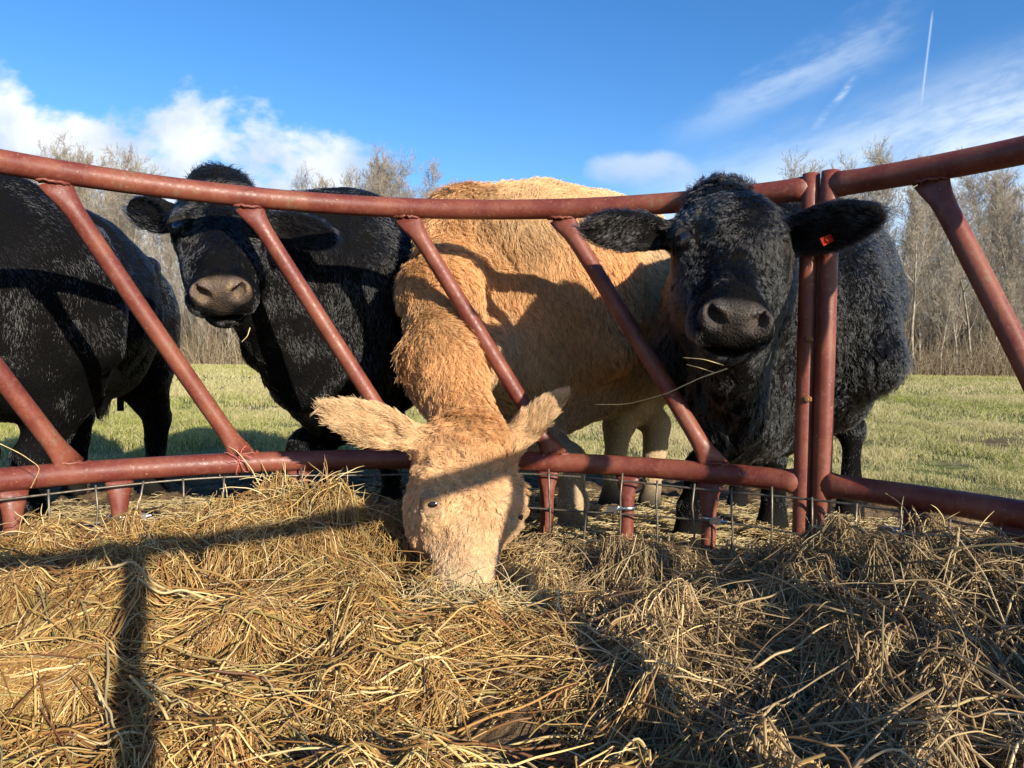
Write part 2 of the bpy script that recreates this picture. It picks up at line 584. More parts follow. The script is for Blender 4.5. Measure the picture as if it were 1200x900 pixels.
def make_grass():
    """short pasture grass on the field in view"""
    Ps, Rs, Cs = [], [], []
    for (y0, y1, dens, h, r) in ((2.6, 5, 5600, 0.036, 0.0011), (5, 9, 3000, 0.046, 0.0018), (9, 17, 800, 0.06, 0.0032), (17, 52, 100, 0.09, 0.007)):
        A = (y1 ** 2 - y0 ** 2) * 0.78
        n = int(A * dens)
        y = np.sqrt(rng.random(n) * (y1 ** 2 - y0 ** 2) + y0 ** 2)
        x = y * (rng.random(n) * 1.56 - 0.80)
        m = mud_mask(x, y)
        p0 = np.stack([x, y, np.zeros(n)], -1)
        tuft = fbm(p0 * np.array([1, 0.6, 1]), 3.2, 3, 21)
        keep = (rng.random(n) > m * 1.15) & (rng.random(n) < 0.66 + 0.95 * tuft)
        x, y, p0, tuft = x[keep], y[keep], p0[keep], tuft[keep]
        n = len(x)
        p0[:, 2] = ground_z(x, y)
        hh = h * (0.5 + 0.8 * rng.random(n)) * (1 + 1.1 * np.clip(tuft, -0.5, 1))
        an = rng.random(n) * 2 * np.pi
        lean = rng.random(n) * 1.0
        d = np.stack([np.cos(an) * lean, np.sin(an) * lean, np.ones(n)], -1)
        p1 = p0 + d * hh[:, None] * np.array([0.35, 0.35, 0.6])
        p2 = p0 + d * hh[:, None] * np.array([1.0, 1.0, 0.95])
        P = np.stack([p0, p1, p2], 1)
        straw = (rng.random(n) < 0.56 + 0.55 * fbm(p0 * np.array([1, 0.55, 1]), 0.5, 3, 33))[:, None]
        t = rng.random((n, 1))
        green = np.array([0.17, 0.19, 0.040]) * (1 - t) + np.array([0.34, 0.34, 0.085]) * t
        dry = np.array([0.38, 0.31, 0.14]) * (1 - t) + np.array([0.60, 0.51, 0.27]) * t
        Ps.append(P); Cs.append(np.where(straw, dry, green))
        Rs.append(np.repeat(np.array([[1.0, 0.8, 0.15]]) * r, n, 0))
    o = strands('grass', np.concatenate(Ps), np.concatenate(Rs), GRASS, colors=np.concatenate(Cs))
    tag(o, 'short sunlit pasture grass, green with straw coloured patches', 'grass', kind='stuff')


make_grass()


# ------------------------------------------------------------------ bare wood behind the field
BARK = mat_plain('grey_bark', (0.27, 0.235, 0.19), 0.9, 0.15, 0.35, 3.0)
TWIG = mat_plain('bare_twigs', (0.29, 0.245, 0.195), 0.9, 0.1, 0.3, 2.0)
BRUSH = mat_hair_tint('woodland_brush', 0.8, 0.1, 0.1, 0.0, 0.5)


def segs_mesh(A, B, ra, rb, sides):
    A, B = np.array(A), np.array(B)
    ra, rb = np.array(ra), np.array(rb)
    T = nrm(B - A)
    ref = np.where(np.abs(T[:, 2:3]) > 0.9, np.array([[1.0, 0, 0]]), np.array([[0, 0, 1.0]]))
    W = nrm(np.cross(T, ref))
    U = np.cross(T, W)
    a = np.arange(sides) * 2 * np.pi / sides
    ring = W[:, None] * np.cos(a)[None, :, None] + U[:, None] * np.sin(a)[None, :, None]
    V = np.concatenate([A[:, None] + ring * ra[:, None, None], B[:, None] + ring * rb[:, None, None]], 1)
    n = len(A)
    off = np.arange(n)[:, None] * (2 * sides)
    F = []
    for j in range(sides):
        k = (j + 1) % sides
        F.append(np.stack([off[:, 0] + j, off[:, 0] + k, off[:, 0] + sides + k, off[:, 0] + sides + j], -1))
    return V.reshape(-1, 3), np.stack(F, 1).reshape(-1, 4)


def grow_tree(seed, H, spread, low):
    r = np.random.default_rng(seed)
    big, tw = [[], [], [], []], [[], [], [], []]

    def add(lst, a, b, ra, rb):
        lst[0].append(a); lst[1].append(b); lst[2].append(ra); lst[3].append(rb)

    def branch(p, d, L, rad, lev):
        n = 4 if lev < 2 else 3
        q = p.copy()
        for i in range(n):
            d = nrm(d + r.normal(size=3) * (0.10 + 0.035 * lev) + np.array([0, 0, 0.13]))
            q2 = q + d * L / n
            r0 = rad * (1 - 0.75 * i / n)
            r1 = rad * (1 - 0.75 * (i + 1) / n)
            add(big if lev == 0 else tw, q, q2, r0, r1)
            if lev < 4 and (i > 0 or lev > 0):
                m = (2, 2, 2, 2)[lev] if lev < 4 else 0
                if lev == 3 and r.random() < 0.6: m = 1
                for _ in range(m):
                    az = r.random() * 2 * np.pi
                    side = nrm(np.cross(d, np.array([np.cos(az), np.sin(az), 0.3])))
                    nd = nrm(d * 0.75 + side * (0.75 + 0.2 * r.random()) * spread)
                    branch(q + (q2 - q) * r.random(), nd, L * (0.42 + 0.2 * r.random()), max(r1 * 0.60, 0.011), lev + 1)
            q = q2
    # leader trunk
    p = np.zeros(3)
    d = nrm(np.array([r.normal() * 0.04, r.normal() * 0.04, 1]))
    n = 11
    base = 0.055 + 0.007 * H * (0.5 + r.random() * 0.6)
    for i in range(n):
        d = nrm(d + np.array([r.normal() * 0.05, r.normal() * 0.05, 0.06]))
        p2 = p + d * H / n
        r0, r1 = base * (1 - 0.93 * i / n), base * (1 - 0.93 * (i + 1) / n)
        add(big, p, p2, r0, r1)
        if (i + 1) / n > low:
            for _ in range(2 if i < 8 else 3):
                az = r.random() * 2 * np.pi
                up = 0.75 + 0.5 * r.random()
                nd = nrm(np.array([np.cos(az) * spread, np.sin(az) * spread, up]))
                branch(p + (p2 - p) * r.random(), nd, H * (0.30 - 0.018 * i) * (0.7 + 0.5 * r.random()), max(r1 * 0.55, 0.02), 2 if i < 5 and r.random() < 0.4 else 1)
        p = p2
    return big, tw


TREE_PROTO = []
def make_tree_proto(k):
    big, tw = grow_tree(100 + k, 14.0, (0.55, 0.8, 0.65, 0.5, 0.9, 0.7, 0.6)[k % 7], (0.35, 0.25, 0.15, 0.45, 0.2, 0.3, 0.1)[k % 7])
    root = empty('bare_tree')
    V, F = segs_mesh(*big, 6)
    mesh_obj('trunk', V, F, BARK, root)
    V, F = segs_mesh(*tw, 3)
    mesh_obj('crown', V, F, TWIG, root)
    return root


def top_height(px):
    """height of the tree line, metres, by direction"""
    return np.interp(px, [-150, 0, 60, 100, 160, 200, 330, 400, 450, 492, 510, 560, 780, 850, 940, 1000, 1060, 1120, 1180, 1350],
                     [12.5, 12.5, 14, 14.4, 14, 12.5, 12.6, 13, 14, 14, 10.5, 9.5, 9.5, 12, 15, 14.2, 15, 15, 16, 16])


def make_wood():
    r = np.random.default_rng(5)
    protos = [make_tree_proto(k) for k in range(7)]
    k = 0
    N = 165
    EX = [408, 418, 428, 437, 447, 456, 465, 474, 484, 493, 52, 68, 85, 102, 118, 140, 335, 360, 1010, 1048, 1120, 1175]
    for i in range(N + len(EX)):
        px = -120 + 1440 * (i + r.random()) / N if i < N else EX[i - N]
        row = i % 4
        Y = 51.5 + row * 4.0 + r.random() * 3.0
        H = top_height(px) * Y / 53.0 * ((0.72 + 0.26 * r.random()) if r.random() < 0.65 else (0.4 + 0.3 * r.random()))
        if i >= N:
            H = top_height(px) * Y / 53.0 * (0.88 + .12 * r.random())
        x = (px - 600) / FPX * Y
        src = protos[k % 7]
        if k < 7:
            t = src
        else:
            t = src.copy()
            COL.objects.link(t)
            for ch in list(src.children):
                c = ch.copy()
                COL.objects.link(c)
                c.parent = t
        k += 1
        s = H / 14.0
        t.location = (x, Y, -0.05)
        t.scale = (s * (0.8 + 0.3 * r.random()), s * (0.8 + 0.3 * r.random()), s)
        t.rotation_euler = (0, 0, r.random() * 6.28)
        side = 'left behind the black cows' if px < 520 else ('behind the tan cow' if px < 830 else 'right of the shaggy cow')
        front = 'front' if row < 2 else 'deeper'
        tag(t, 'bare tree, %s rows of the wood %s' % (front, side), 'tree', 'leafless trees of the wood beyond the field')
    # brush and saplings massed along the edge of the wood and through it
    n = 34000
    y = 50.6 + rng.random(n) ** 1.5 * 19
    x = y * (rng.random(n) * 1.6 - 0.82)
    p0 = np.stack([x, y, np.zeros(n)], -1)
    hh = (0.5 + 3.6 * rng.random(n) ** 2.4) * (0.75 + 0.35 * fbm(p0, 0.16, 2, 4)) + np.where(rng.random(n) < 0.05, 3.5, 0)
    P = [p0]
    d = np.stack([rng.normal(size=n) * 0.2, rng.normal(size=n) * 0.2, np.ones(n)], -1)
    for j in range(4):
        d = nrm(d + rng.normal(size=(n, 3)) * 0.22)
        P.append(P[-1] + d * hh[:, None] / 4)
    P = np.stack(P, 1)
    t = rng.random((n, 1))
    c = np.array([0.13, 0.09, 0.055]) * (1 - t) + np.array([0.34, 0.27, 0.18]) * t
    o = strands('undergrowth', P, np.array([1, .85, .7, .5, .2]) * 0.014, BRUSH, colors=c)
    tag(o, 'tangled leafless brush and saplings along the foot of the wood', 'undergrowth', kind='stuff')
    # far woodland behind, seen only as a brown mass through the trunks
    n = 15000
    y = 71 + rng.random(n) * 45
    x = y * (rng.random(n) * 1.7 - 0.85)
    p0 = np.stack([x, y, np.zeros(n)], -1)
    px = x / y * FPX + 600
    hh = top_height(px) * y / 53 * (0.22 + 0.36 * rng.random(n))
    P = [p0]
    d = np.stack([rng.normal(size=n) * 0.1, rng.normal(size=n) * 0.1, np.ones(n)], -1)
    for j in range(4):
        d = nrm(d + rng.normal(size=(n, 3)) * 0.10)
        P.append(P[-1] + d * hh[:, None] / 4)
    t = rng.random((n, 1))
    c = np.array([0.15, 0.115, 0.08]) * (1 - t) + np.array([0.28, 0.23, 0.17]) * t
    o = strands('woodland', np.stack(P, 1), np.array([1, .8, .6, .4, .15]) * 0.035, BRUSH, colors=c)
    tag(o, 'brown mass of leafless woodland deep behind the edge trees', 'woodland', kind='stuff')


make_wood()

# ------------------------------------------------------------------ ring feeder
def th_of(px, py=400):
    """angle on the ring (from +Y, clockwise) in the direction of a photo column"""
    best = None
    for k in range(4001):
        th = -1.35 + 2.7 * k / 4000
        x, y = RCX + RR * math.sin(th), RCY + RR * math.cos(th)
        d = CM3.T @ np.array([x, y, pix(px, py, y)[2] - CAMZ])
        q = 600 + FPX * d[0] / -d[2]
        e = abs(q - px)
        if best is None or e < best[0]:
            best = (e, th)
    return best[1]


def rp(th, z, dr=0.0):
    return np.array([RCX + (RR + dr) * math.sin(th), RCY + (RR + dr) * math.cos(th), z])


TH_POST = th_of(957, 380)
JOINTS = (TH_POST, 3.05, 4.81)
GAP = 0.0205 / RR
TOPS = [(62, 218, 286, 520), (290, 245, 478, 528), (476, 260, 652, 526), (657, 262, 838, 538), (1090, 214, 1232, 560)]

def make_feeder():
    root = empty('ring_feeder', (RCX, RCY, 0.1))
    tag(root, 'round hay feeder of red painted steel pipe with slanted bars, ringing the hay', 'hay feeder')
    nd = [th_of(a, b) for a, b, c, d in TOPS]
    # slanted bars seen in the photo, then the same pitch round the rest of each section
    bars = []
    for a, b, c, d in TOPS:
        bars.append((th_of(a, b), th_of(c, d)))
    pitch = (bars[3][0] - bars[0][0]) / 3
    run = sum(q - p for p, q in bars[:4]) / 4
    bars[4] = (bars[4][0], bars[4][0] + .25)
    b0 = th_of(85, 538) - run
    for k in range(2):
        bars.append((b0 - k * pitch, b0 - k * pitch + run))
    for k in range(1, 6):
        t = bars[4][0] + k * .3424
        if k == 4: continue
        bars.append((t, t + (run if k < 5 else .13)))
    for k in range(4):
        t = JOINTS[1] + .12 + k * .38
        bars.append((t, t + run))
    for s in range(3):
        t0 = JOINTS[s] + GAP
        t1 = JOINTS[(s + 1) % 3] - GAP
        if t1 < t0: t1 += 2 * math.pi
        for name, z in (('top_rail', ZTOP), ('bottom_rail', ZBOT)):
            n = 90
            th = np.linspace(t0, t1, n)
            P = np.array([rp(t, z) for t in th])
            e = np.minimum((th - t0), (t1 - th)) * RR
            ra = 0.0252 + 0.010 * np.exp(-(e / 0.022) ** 2) if name == 'bottom_rail' else 0.0252 + 0.004 * np.exp(-(e / 0.03) ** 2)
            rb = 0.0252 - 0.006 * np.exp(-(e / 0.03) ** 2)
            V, F = sweep(P, ra, rb, wdir=(0, 0, 1), seg=20)
            mesh_obj(name, V, F, PAINT, root)
        # end posts of the section
        for t in (t0, t1):
            zz = np.linspace(0.10, ZTOP + 0.030, 24)
            P = np.array([rp(t, z) for z in zz])
            rad = np.full(24, 0.0200)
            rad[-1] = 0.0185
            V, F = sweep(P, rad, seg=20)
            post = mesh_obj('post', V, F, PAINT, root)
        # bolts that pin neighbouring posts
        for z in (CAMZ + 0.055, CAMZ - 0.075, CAMZ - 0.40):
            t = t1 + GAP * 0.1
            c = rp(t + 0.010, z, -0.021)
            inw = nrm(np.array([RCX, RCY, z]) - rp(t, z))
            V1, F1 = sweep([c - inw * 0.004, c + inw * 0.005], 0.0075, seg=6)
            V2, F2 = sweep([c, c + inw * 0.012], 0.004, seg=8)
            V, F = merge([(V1, F1), (V2, F2)])
            mesh_obj('bolt', V, F, BOLT, root, smooth=False)
    for (ta, tb) in bars:
        n = 30
        s = np.linspace(0, 1, n)
        P = np.array([rp(ta + (tb - ta) * u, ZTOP - 0.018 + (ZBOT - ZTOP + 0.030) * u) for u in s])
        fl = np.exp(-(s / 0.055) ** 2) + np.exp(-((1 - s) / 0.055) ** 2)
        wd = np.array([[math.cos(ta), -math.sin(ta), 0]] * n)
        parts = [sweep(P, 0.0202 + 0.013 * fl, 0.0202 - 0.0145 * fl, wdir=wd, seg=18)]
        # rough weld beads where the pressed ends meet the rails
        for z, t_ in ((ZTOP - 0.0235, ta), (ZBOT + 0.0235, tb)):
            c0 = rp(t_, z, -0.004)
            wv = np.array([math.cos(t_), -math.sin(t_), 0]); iv = nrm(np.array([RCX, RCY, z]) - rp(t_, z))
            qa = np.linspace(0, 2 * np.pi, 34)
            Pw = [c0 + wv * .031 * math.cos(q) + iv * (.008 + .0015 * rng.random()) * math.sin(q) + np.array([0, 0, .0015 * rng.normal()]) for q in qa[:-1]]
            Pw.append(Pw[0])
            parts.append(sweep(Pw, .0034 + .0012 * rng.random(len(Pw)), seg=6, cap=False))
        V, F = merge(parts)
        mesh_obj('slanted_bar', V, F, PAINT, root)
    # short uprights under the bottom rail
    ups = [th_of(p, 590) for p in (15, 140, 350, 641, 735, 831, 1072, 1185)]
    ups.append(th_of(500, 590))
    t = ups[7] + 0.2
    while t < ups[0] + 2 * math.pi - 0.15:
        if min(abs(((t - j + math.pi) % (2 * math.pi)) - math.pi) for j in JOINTS) > 0.06:
            ups.append(t)
        t += 0.21
    UP = []
    for t in ups:
        n = 14
        zz = np.linspace(ZBOT - 0.018, 0.10, n)
        P = np.array([rp(t, z) for z in zz])
        s = np.linspace(0, 1, n)
        fl = np.exp(-(s / 0.13) ** 2)
        wd = np.array([[math.cos(t), -math.sin(t), 0]] * n)
        V, F = sweep(P, 0.0175 + 0.014 * fl, 0.0175 - 0.010 * fl, wdir=wd, seg=16)
        UP.append(mesh_obj('upright', V, F, PAINT, root))
    # bottom ring on the ground
    th = np.linspace(0, 2 * math.pi, 160)
    V, F = sweep(np.array([rp(t, 0.115) for t in th]), 0.026, seg=14)
    mesh_obj('base_ring', V, F, PAINT, root)
    # hose clamps holding the wire to the uprights
    def clamp(px, py, reach):
        t = th_of(px, py)
        y0 = rp(t, 0)[1]
        z = pix(px, py, y0)[2]
        parts = []
        c = rp(t, z)
        tang = np.array([math.cos(t), -math.sin(t), 0.02])
        rad = nrm(c - np.array([RCX, RCY, z]))
        a = np.linspace(0, 2 * np.pi, 25)
        P = [c + tang * 0.0235 * math.cos(q) + rad * 0.0255 * math.sin(q) for q in a]
        parts.append(sweep(P, 0.0055, 0.0011, wdir=(0, 0, 1), seg=6, cap=False))
        # free end of the band stretched along the wire
        e0 = c - rad * 0.026 + tang * 0.010 * np.sign(reach)
        e1 = c - rad * 0.030 + tang * reach
        P = [e0, (e0 * 2 + e1) / 3 + np.array([0, 0, .001]), (e0 + 2 * e1) / 3, e1]
        parts.append(sweep(P, 0.0058, 0.0011, wdir=(0, 0, 1), seg=6))
        V, F = merge(parts)
        cl = mesh_obj('hose_clamp', V, F, ZINC, root)
        h = e0 * 0.45 + e1 * 0.55 - rad * 0.006
        parts = [box(h, (0.013, 0.007, 0.0075), [tang, rad, (0, 0, 1)])]
        parts.append(sweep([h + tang * 0.012, h + tang * 0.024], 0.0042, seg=8))
        V, F = merge(parts)
        mesh_obj('screw_housing', V, F, ZINC, cl, smooth=False)
    clamp(141, 605, 0.05)
    clamp(735, 594, -0.045)
    clamp(831, 606, 0.04)
    clamp(1072, 622, -0.06)
    # welded wire panel tied inside the lower half
    parts = []
    rin = -0.030
    th = np.linspace(0, 2 * math.pi, 200)
    for z in (ZBOT - 0.032, ZBOT - 0.112, ZBOT - 0.19):
        wob = 0.004 * np.sin(th * 9 + z * 50)
        parts.append(sweep(np.array([rp(t, z + w, rin) for t, w in zip(th, wob)]), 0.0026, seg=6))
    t = th_of(52, 600)
    while t < th_of(52, 600) + 2 * math.pi - 0.04:
        dz = 0.012 if rng.random() < 0.3 else 0.0
        parts.append(sweep(np.array([rp(t + rng.normal() * 0.002, z, rin - 0.005) for z in np.linspace(ZBOT - 0.024 + dz, 0.12, 6)]), 0.0026, seg=6))
        t += 0.0765
    V, F = merge(parts)
    wm = mesh_obj('wire_panel', V, F, WIRE, root)
    return root


make_feeder()

TWINE = mat_plain('pink_baler_twine', (0.42, 0.12, 0.10), 0.7, 0.3)
def make_twine():
    """frayed scrap of baler twine tied on the bottom rail"""
    r = np.random.default_rng(3)
    t = th_of(278, 540)
    c = rp(t, ZBOT)
    inw = nrm(np.array([RCX, RCY, ZBOT]) - c)
    tang = np.array([math.cos(t), -math.sin(t), 0])
    parts = []
    a = np.linspace(0, 2 * np.pi, 20)
    parts.append(sweep([c + inw * 0.0285 * math.cos(q) + np.array([0, 0, 0.0285 * math.sin(q)]) + tang * 0.004 * math.sin(q * 2) for q in a], 0.0018, seg=6))
    k = c + inw * 0.03 + np.array([0, 0, 0.012])
    for i in range(8):
        p = k.copy(); P = [p]
        d = nrm(tang * r.normal() * 0.5 + np.array([0, 0, 1.0 if i < 5 else -1.0]) + inw * 0.2)
        for _ in range(5):
            d = nrm(d + r.normal(size=3) * 0.3)
            p = p + d * 0.008
            P.append(p)
        parts.append(sweep(P, 0.0011, seg=5))
    V, F = merge(parts)
    o = mesh_obj('baler_twine', V, F, TWINE, origin=c)
    tag(o, 'frayed scrap of pinkish red twine knotted round the bottom rail', 'twine')


make_twine()

# ------------------------------------------------------------------ implicit-surface cattle
def d_ell(p, c, M, r):
    q = (p - c) @ M.T
    k0 = np.linalg.norm(q / r, axis=-1)
    k1 = np.linalg.norm(q / (r * r), axis=-1) + 1e-6
    return k0 * (k0 - 1.0) / k1


def d_cone(p, a, b, ra, rb, w=None, s=1.0):
    q = p - a
    ab = b - a
    if w is not None:
        q = q + w * ((q @ w) * (1 / s - 1))[..., None]
        ab = ab + w * (ab @ w) * (1 / s - 1)
    h = np.clip((q @ ab) / (ab @ ab), 0, 1)
    return np.linalg.norm(q - h[..., None] * ab, axis=-1) - (ra + (rb - ra) * h)


class Body:
    """a list of blended shapes with coat properties; eval gives the distance field"""
    def __init__(self):
        self.pr = []

    def ell(self, c, r, M=np.eye(3), k=0.03, op='add', **at):
        c, r, M = np.array(c, float), np.array(r, float), np.array(M, float)
        ext = np.sqrt(((M.T * r) ** 2).sum(1))
        self.pr.append(dict(f=lambda p: d_ell(p, c, M, r), lo=c - ext, hi=c + ext, k=k, op=op, at=at))

    def cone(self, a, b, ra, rb, k=0.03, w=None, s=1.0, op='add', **at):
        a, b = np.array(a, float), np.array(b, float)
        w = None if w is None else nrm(np.array(w, float))
        m = max(ra, rb) * max(1.0, s)
        self.pr.append(dict(f=lambda p: d_cone(p, a, b, ra, rb, w, s), lo=np.minimum(a, b) - m, hi=np.maximum(a, b) + m, k=k, op=op, at=at))

    def polygonise(self, xs, ys, zs):
        F = np.full((len(xs), len(ys), len(zs)), 0.25, np.float32)
        for q in self.pr:
            pad = q['k'] + 0.03
            sl = []
            for ax, g in enumerate((xs, ys, zs)):
                i0 = np.searchsorted(g, q['lo'][ax] - pad)
                i1 = np.searchsorted(g, q['hi'][ax] + pad)
                sl.append(slice(i0, max(i1, i0)))
            if any(s.stop <= s.start for s in sl):
                continue
            G = np.stack(np.meshgrid(xs[sl[0]], ys[sl[1]], zs[sl[2]], indexing='ij'), -1).astype(np.float32)
            d = q['f'](G).astype(np.float32)
            v = F[sl[0], sl[1], sl[2]]
            k = q['k']
            if q['op'] == 'add':
                h = np.maximum(k - np.abs(v - d), 0) / k
                F[sl[0], sl[1], sl[2]] = np.minimum(v, d) - h * h * k * 0.25
            else:
                h = np.maximum(k - np.abs(v + d), 0) / k
                F[sl[0], sl[1], sl[2]] = np.maximum(v, -d) + h * h * k * 0.25
        return surface_nets(F, xs, ys, zs)

    def attrs(self, V, sig=0.02):
        """blend the coat properties of the nearest shapes at each vertex"""
        keys = ('flow', 'len', 'curl', 'col', 'dens', 'nose', 'fold', 'bone')
        D = []
        ps = [q for q in self.pr if q['at']]
        for q in ps:
            D.append(q['f'](V))
        D = np.array(D)
        sg = np.array([q['at'].get('sig', sig) for q in ps])[:, None]
        W = np.exp(-np.clip(D - D.min(0), 0, None) / sg)
        W /= W.sum(0)
        out = {}
        dflt = dict(flow=(0, 0, -1), len=0.03, curl=0.5, col=(0.02, 0.02, 0.02), dens=1.0, nose=0.0, fold=0.0, bone=0.0)
        for k in keys:
            A = np.array([np.atleast_1d(np.array(q['at'].get(k, dflt[k]), float)) for q in ps])
            out[k] = W.T @ A
        return out


def surface_nets(F, xs, ys, zs):
    g = (xs, ys, zs)
    nx, ny, nz = F.shape
    ins = F < 0
    cs = (nx - 1, ny - 1, nz - 1)
    ncell = cs[0] * cs[1] * cs[2]
    acc_i, acc_p, quads = [], [], []
    for ax in range(3):
        s0 = [slice(None)] * 3; s1 = [slice(None)] * 3
        s0[ax] = slice(0, -1); s1[ax] = slice(1, None)
        a, b = ins[tuple(s0)], ins[tuple(s1)]
        I = np.argwhere(a != b)
        # keep clear of the border
        o1, o2 = [k for k in range(3) if k != ax]
        ok = (I[:, o1] > 0) & (I[:, o2] > 0) & (I[:, o1] < F.shape[o1] - 1) & (I[:, o2] < F.shape[o2] - 1)
        I = I[ok]
        J = I.copy(); J[:, ax] += 1
        f0 = F[I[:, 0], I[:, 1], I[:, 2]]
        f1 = F[J[:, 0], J[:, 1], J[:, 2]]
        t = f0 / (f0 - f1)
        p = np.stack([g[k][I[:, k]] for k in range(3)], -1).astype(float)
        p[:, ax] += t * (g[ax][J[:, ax]] - g[ax][I[:, ax]])
        q = []
        for (u, v) in ((0, 0), (1, 0), (1, 1), (0, 1)):
            C = I.copy()
            C[:, o1] -= u
            C[:, o2] -= v
            q.append((C[:, 0] * cs[1] + C[:, 1]) * cs[2] + C[:, 2])
        for c in q:
            acc_i.append(c); acc_p.append(p)
        q = np.stack(q, -1)
        flip = (f0 < 0)
        if ax == 1:
            flip = ~flip
        q[flip] = q[flip][:, ::-1]
        quads.append(q)
    idx = np.concatenate(acc_i)
    P = np.concatenate(acc_p)
    Q = np.concatenate(quads)
    u, inv = np.unique(idx, return_inverse=True)
    cnt = np.bincount(inv)
    V = np.stack([np.bincount(inv, P[:, k]) / cnt for k in range(3)], -1)
    Fq = np.searchsorted(u, Q)
    # one gentle smoothing pass
    S = np.zeros_like(V); c = np.zeros(len(V))
    for a, b in ((0, 1), (1, 2), (2, 3), (3, 0)):
        for i, j in ((a, b), (b, a)):
            for k in range(3):
                S[:, k] += np.bincount(Fq[:, i], V[Fq[:, j], k], len(V))
            c += np.bincount(Fq[:, i], minlength=len(V))
    V = V * 0.5 + 0.5 * S / c[:, None]
    return V, Fq


def vnormals(V, F):
    n = np.cross(V[F[:, 2]] - V[F[:, 0]], V[F[:, 3]] - V[F[:, 1]])
    N = np.zeros_like(V)
    for k in range(4):
        for a in range(3):
            N[:, a] += np.bincount(F[:, k], n[:, a], len(V))
    return nrm(N), np.linalg.norm(n, axis=1) / 2


def axis_grid(lo, hi, coarse, fine, a, b):
    """coordinates lo..hi, fine between a and b"""
    out = [lo]
    while out[-1] < hi:
        x = out[-1]
        d = max(a - x, x - b, 0)
        out.append(x + min(coarse, fine + d * 0.12))
    return np.array(out, np.float32)


EYEBALL = None
def mat_eye():
    m, b, out = new_mat('dark_wet_eye')
    principled(b, out, c4((0.012, 0.008, 0.006)), 0.06, 0.8)
    return m
EYEBALL = mat_eye()
TAG_ORANGE = mat_plain('orange_ear_tag', (0.42, 0.022, 0.004), 0.6, 0.12, 0.15, 80)
HORN = mat_plain('hoof_horn', (0.05, 0.04, 0.032), 0.5, 0.4)


